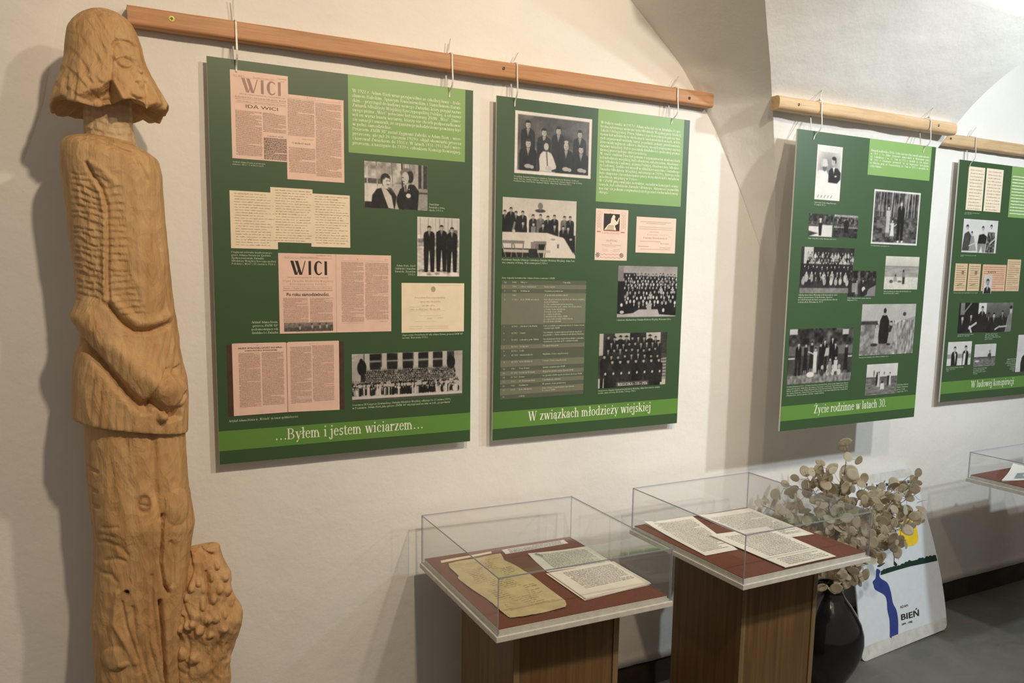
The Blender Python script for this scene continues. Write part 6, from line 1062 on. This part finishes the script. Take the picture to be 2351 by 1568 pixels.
# ------------------------------------------------------------------ vase and dried honesty
VX, VY = 1.988, -.285
def vase():
    t = NT('black_glaze'); v = t.coord(); n = t.noise(v, 9, 3); m = t.base(t.ramp(n, [(.3, (.006, .006, .007)), (.7, (.010, .010, .012))]), .12, .6)
    prof = [(0, .048), (.003, .054), (.03, .073), (.06, .091), (.10, .112), (.14, .126), (.18, .132), (.215, .129), (.25, .117), (.28, .100), (.31, .079), (.335, .058), (.35, .048), (.362, .044), (.374, .047), (.383, .054), (.386, .054), (.383, .049), (.37, .040), (.34, .044), (.30, .07)]; prof = [(h, r*.94) for h, r in prof]
    o = lathe('floor_vase', prof, m, None, 64); o.location = (VX, VY, FLOOR); return tag(o, 'glossy black bulbous floor vase behind the middle display case', 'vase')
vase()
def bouquet():
    r = random.Random(21); mouth = Vector((VX, VY, FLOOR+.385)); root = empty('dried_bouquet', mouth, 'bunch of dried honesty with papery round seed pods in the black vase', 'dried flowers')
    mats = []
    for k, (c, tr) in enumerate((((.50, .42, .29), .4), ((.58, .50, .36), .45), ((.66, .58, .44), .5), ((.40, .32, .21), .35), ((.78, .73, .62), .55))):
        t = NT('honesty_pod_'+'abcde'[k]); n = t.noise(t.coord((1, 1, 1)), 60, 4, .7, .5); t.base(t.ramp(n, [(.25, tuple(x*.72 for x in c)), (.6, c), (.85, tuple(min(1, x*1.15) for x in c))]), .38, .5)
        t.bump(n, .3, .003)
        tl = t.node('ShaderNodeBsdfTranslucent'); tl.inputs[0].default_value = (*c, 1); mx = t.node('ShaderNodeMixShader'); mx.inputs[0].default_value = tr
        t.l.new(t.b.outputs[0], mx.inputs[1]); t.l.new(tl.outputs[0], mx.inputs[2]); t.l.new(mx.outputs[0], t.out.inputs[0]); mats.append(t.m)
    ms = flat('dry_brown_stem', (.10, .068, .035), .8, .2)
    def pod_mesh(name, ca, cb, mat):
        n = 16; V = [(0, 0, 0)]; F = []
        for ring, rr in ((1, .6), (2, .94), (3, 1.)):
            for k in range(n):
                a = 2*math.pi*k/n; tip = 1+.12*max(0, math.cos(a))**14
                V.append((rr*math.cos(a)*tip, rr*.86*math.sin(a), (ca*(rr*math.cos(a))**2+cb*(rr*math.sin(a))**2)+(.045 if ring == 2 else 0)))
        F = [(0, 1+k, 1+(k+1) % n) for k in range(n)]
        for q in (0, 1): F += [(1+q*n+k, 1+(q+1)*n+k, 1+(q+1)*n+(k+1) % n, 1+q*n+(k+1) % n) for k in range(n)]
        me = new_mesh(name, V, F); me.materials.append(mat); me.shade_smooth(); return me
    protos = [pod_mesh('seed_pod', r.uniform(-.12, .14), r.uniform(-.11, .12), m) for m in mats for _ in range(3)]
    weights = [3, 3, 3, 4, 4, 4, 3, 3, 3, 2, 2, 2, 1, 1, 1]; count = 0
    targets = [Vector(t) for t in BQ]
    def hits_case(p): return (p.x < 1.748 and p.y < -.115 and p.z > -1.36) or p.y > -.028 or (p.x < 1.66 and p.y > -.12)
    def hits_board(p): 
        if p.x < 2.22: return False
        t = min(1, max(0, (p.z-FLOOR)/.68)); yb = bez(BD[0], BD[1], BD[2], t)[1]*.5+bez(BD[3], BD[4], BD[5], t)[1]*.5; return p.y > yb-.03
    for tg in targets:
        d = tg-mouth; mid = mouth+d*.45+Vector((0, 0, .10*(1-max(0, -d.z))))*(1 if d.z > 0 else .8); mid.x = mouth.x+d.x*.38; mid.y = mouth.y+d.y*.3
        P = [mouth+Vector((0, 0, -.16))+Vector((r.uniform(-.012, .012), r.uniform(-.012, .012), 0))]+[(mouth*(1-t)**2+mid*2*t*(1-t)+tg*t*t) for t in [k/9 for k in range(10)]]
        v, f = tube([p-mouth for p in P], [.0020-.0011*i/len(P) for i in range(len(P))], 5); st = obj('stem', v, f, ms, root)
        k = r.randint(24, 28)
        for i in range(k):
            t = .26+.74*i/(k-1); b = mouth*(1-t)**2+mid*2*t*(1-t)+tg*t*t
            for _ in range(12):
                off = Vector((r.gauss(0, 1), r.gauss(0, .8), r.gauss(.1, 1))); off = off.normalized()*r.uniform(.014, .062)*(1-.3*(i == k-1)); p = b+off
                if not hits_case(p) and not hits_board(p) and p.z > mouth.z-.10: break
            else: continue
            s = r.uniform(.016, .0245); face = Vector((r.gauss(-.4, .7), r.gauss(-.9, .6), r.gauss(.1, .6))); q = face.to_track_quat('Z', 'Y')
            PODS.append(((p-VIEW).length-.4*t, p-mouth, s, q.to_matrix()@Matrix.Rotation(r.uniform(0, 6.28), 3, 'Z'), r.choices(range(15), weights)[0], st, b-mouth))
    PODS.sort(key=lambda x: x[0]); SV, SF, SM = [], [], []
    for n, (_, p, s, R_, k, st, b) in enumerate(PODS):
        sv, sf = tube([(0, 0, 0), tuple((p-b)*.55+Vector((0, 0, -.004))), tuple((p-b)*.9)], [.0008, .0006, .0005], 4); TW.append((st, b, sv, sf))
        if n < 290:
            o = bpy.data.objects.new('seed_pod', protos[k]); COL.objects.link(o); o.parent = root; o.location = p; o.scale = (s, s*(.72+.28*((n*37) % 11)/10), s); o.rotation_euler = R_.to_euler()
        else:
            me = protos[k]; base = len(SV); SV += [tuple(R_@(v.co*s)+p) for v in me.vertices]
            for pl in me.polygons: SF.append(tuple(i+base for i in pl.vertices)); SM.append(k//3)
    o = obj('farther_seed_pods', SV, SF, mats, root, True); o['kind'] = 'stuff'; o.data.polygons.foreach_set('material_index', SM)
    return root
TW, PODS, VIEW = [], [], Vector((1.2, -2.2, -.6))
bouquet()
def twigs():
    by = {}
    for st, b, sv, sf in TW: by.setdefault(st.name, (st, []))[1].append((b, sv, sf))
    for st, lst in by.values():
        V, F = [], []
        for b, sv, sf in lst: n = len(V); V += [tuple(Vector(p)+b) for p in sv]; F += [tuple(i+n for i in f) for f in sf]
        obj('twig', V, F, st.data.materials[0], st)
twigs()
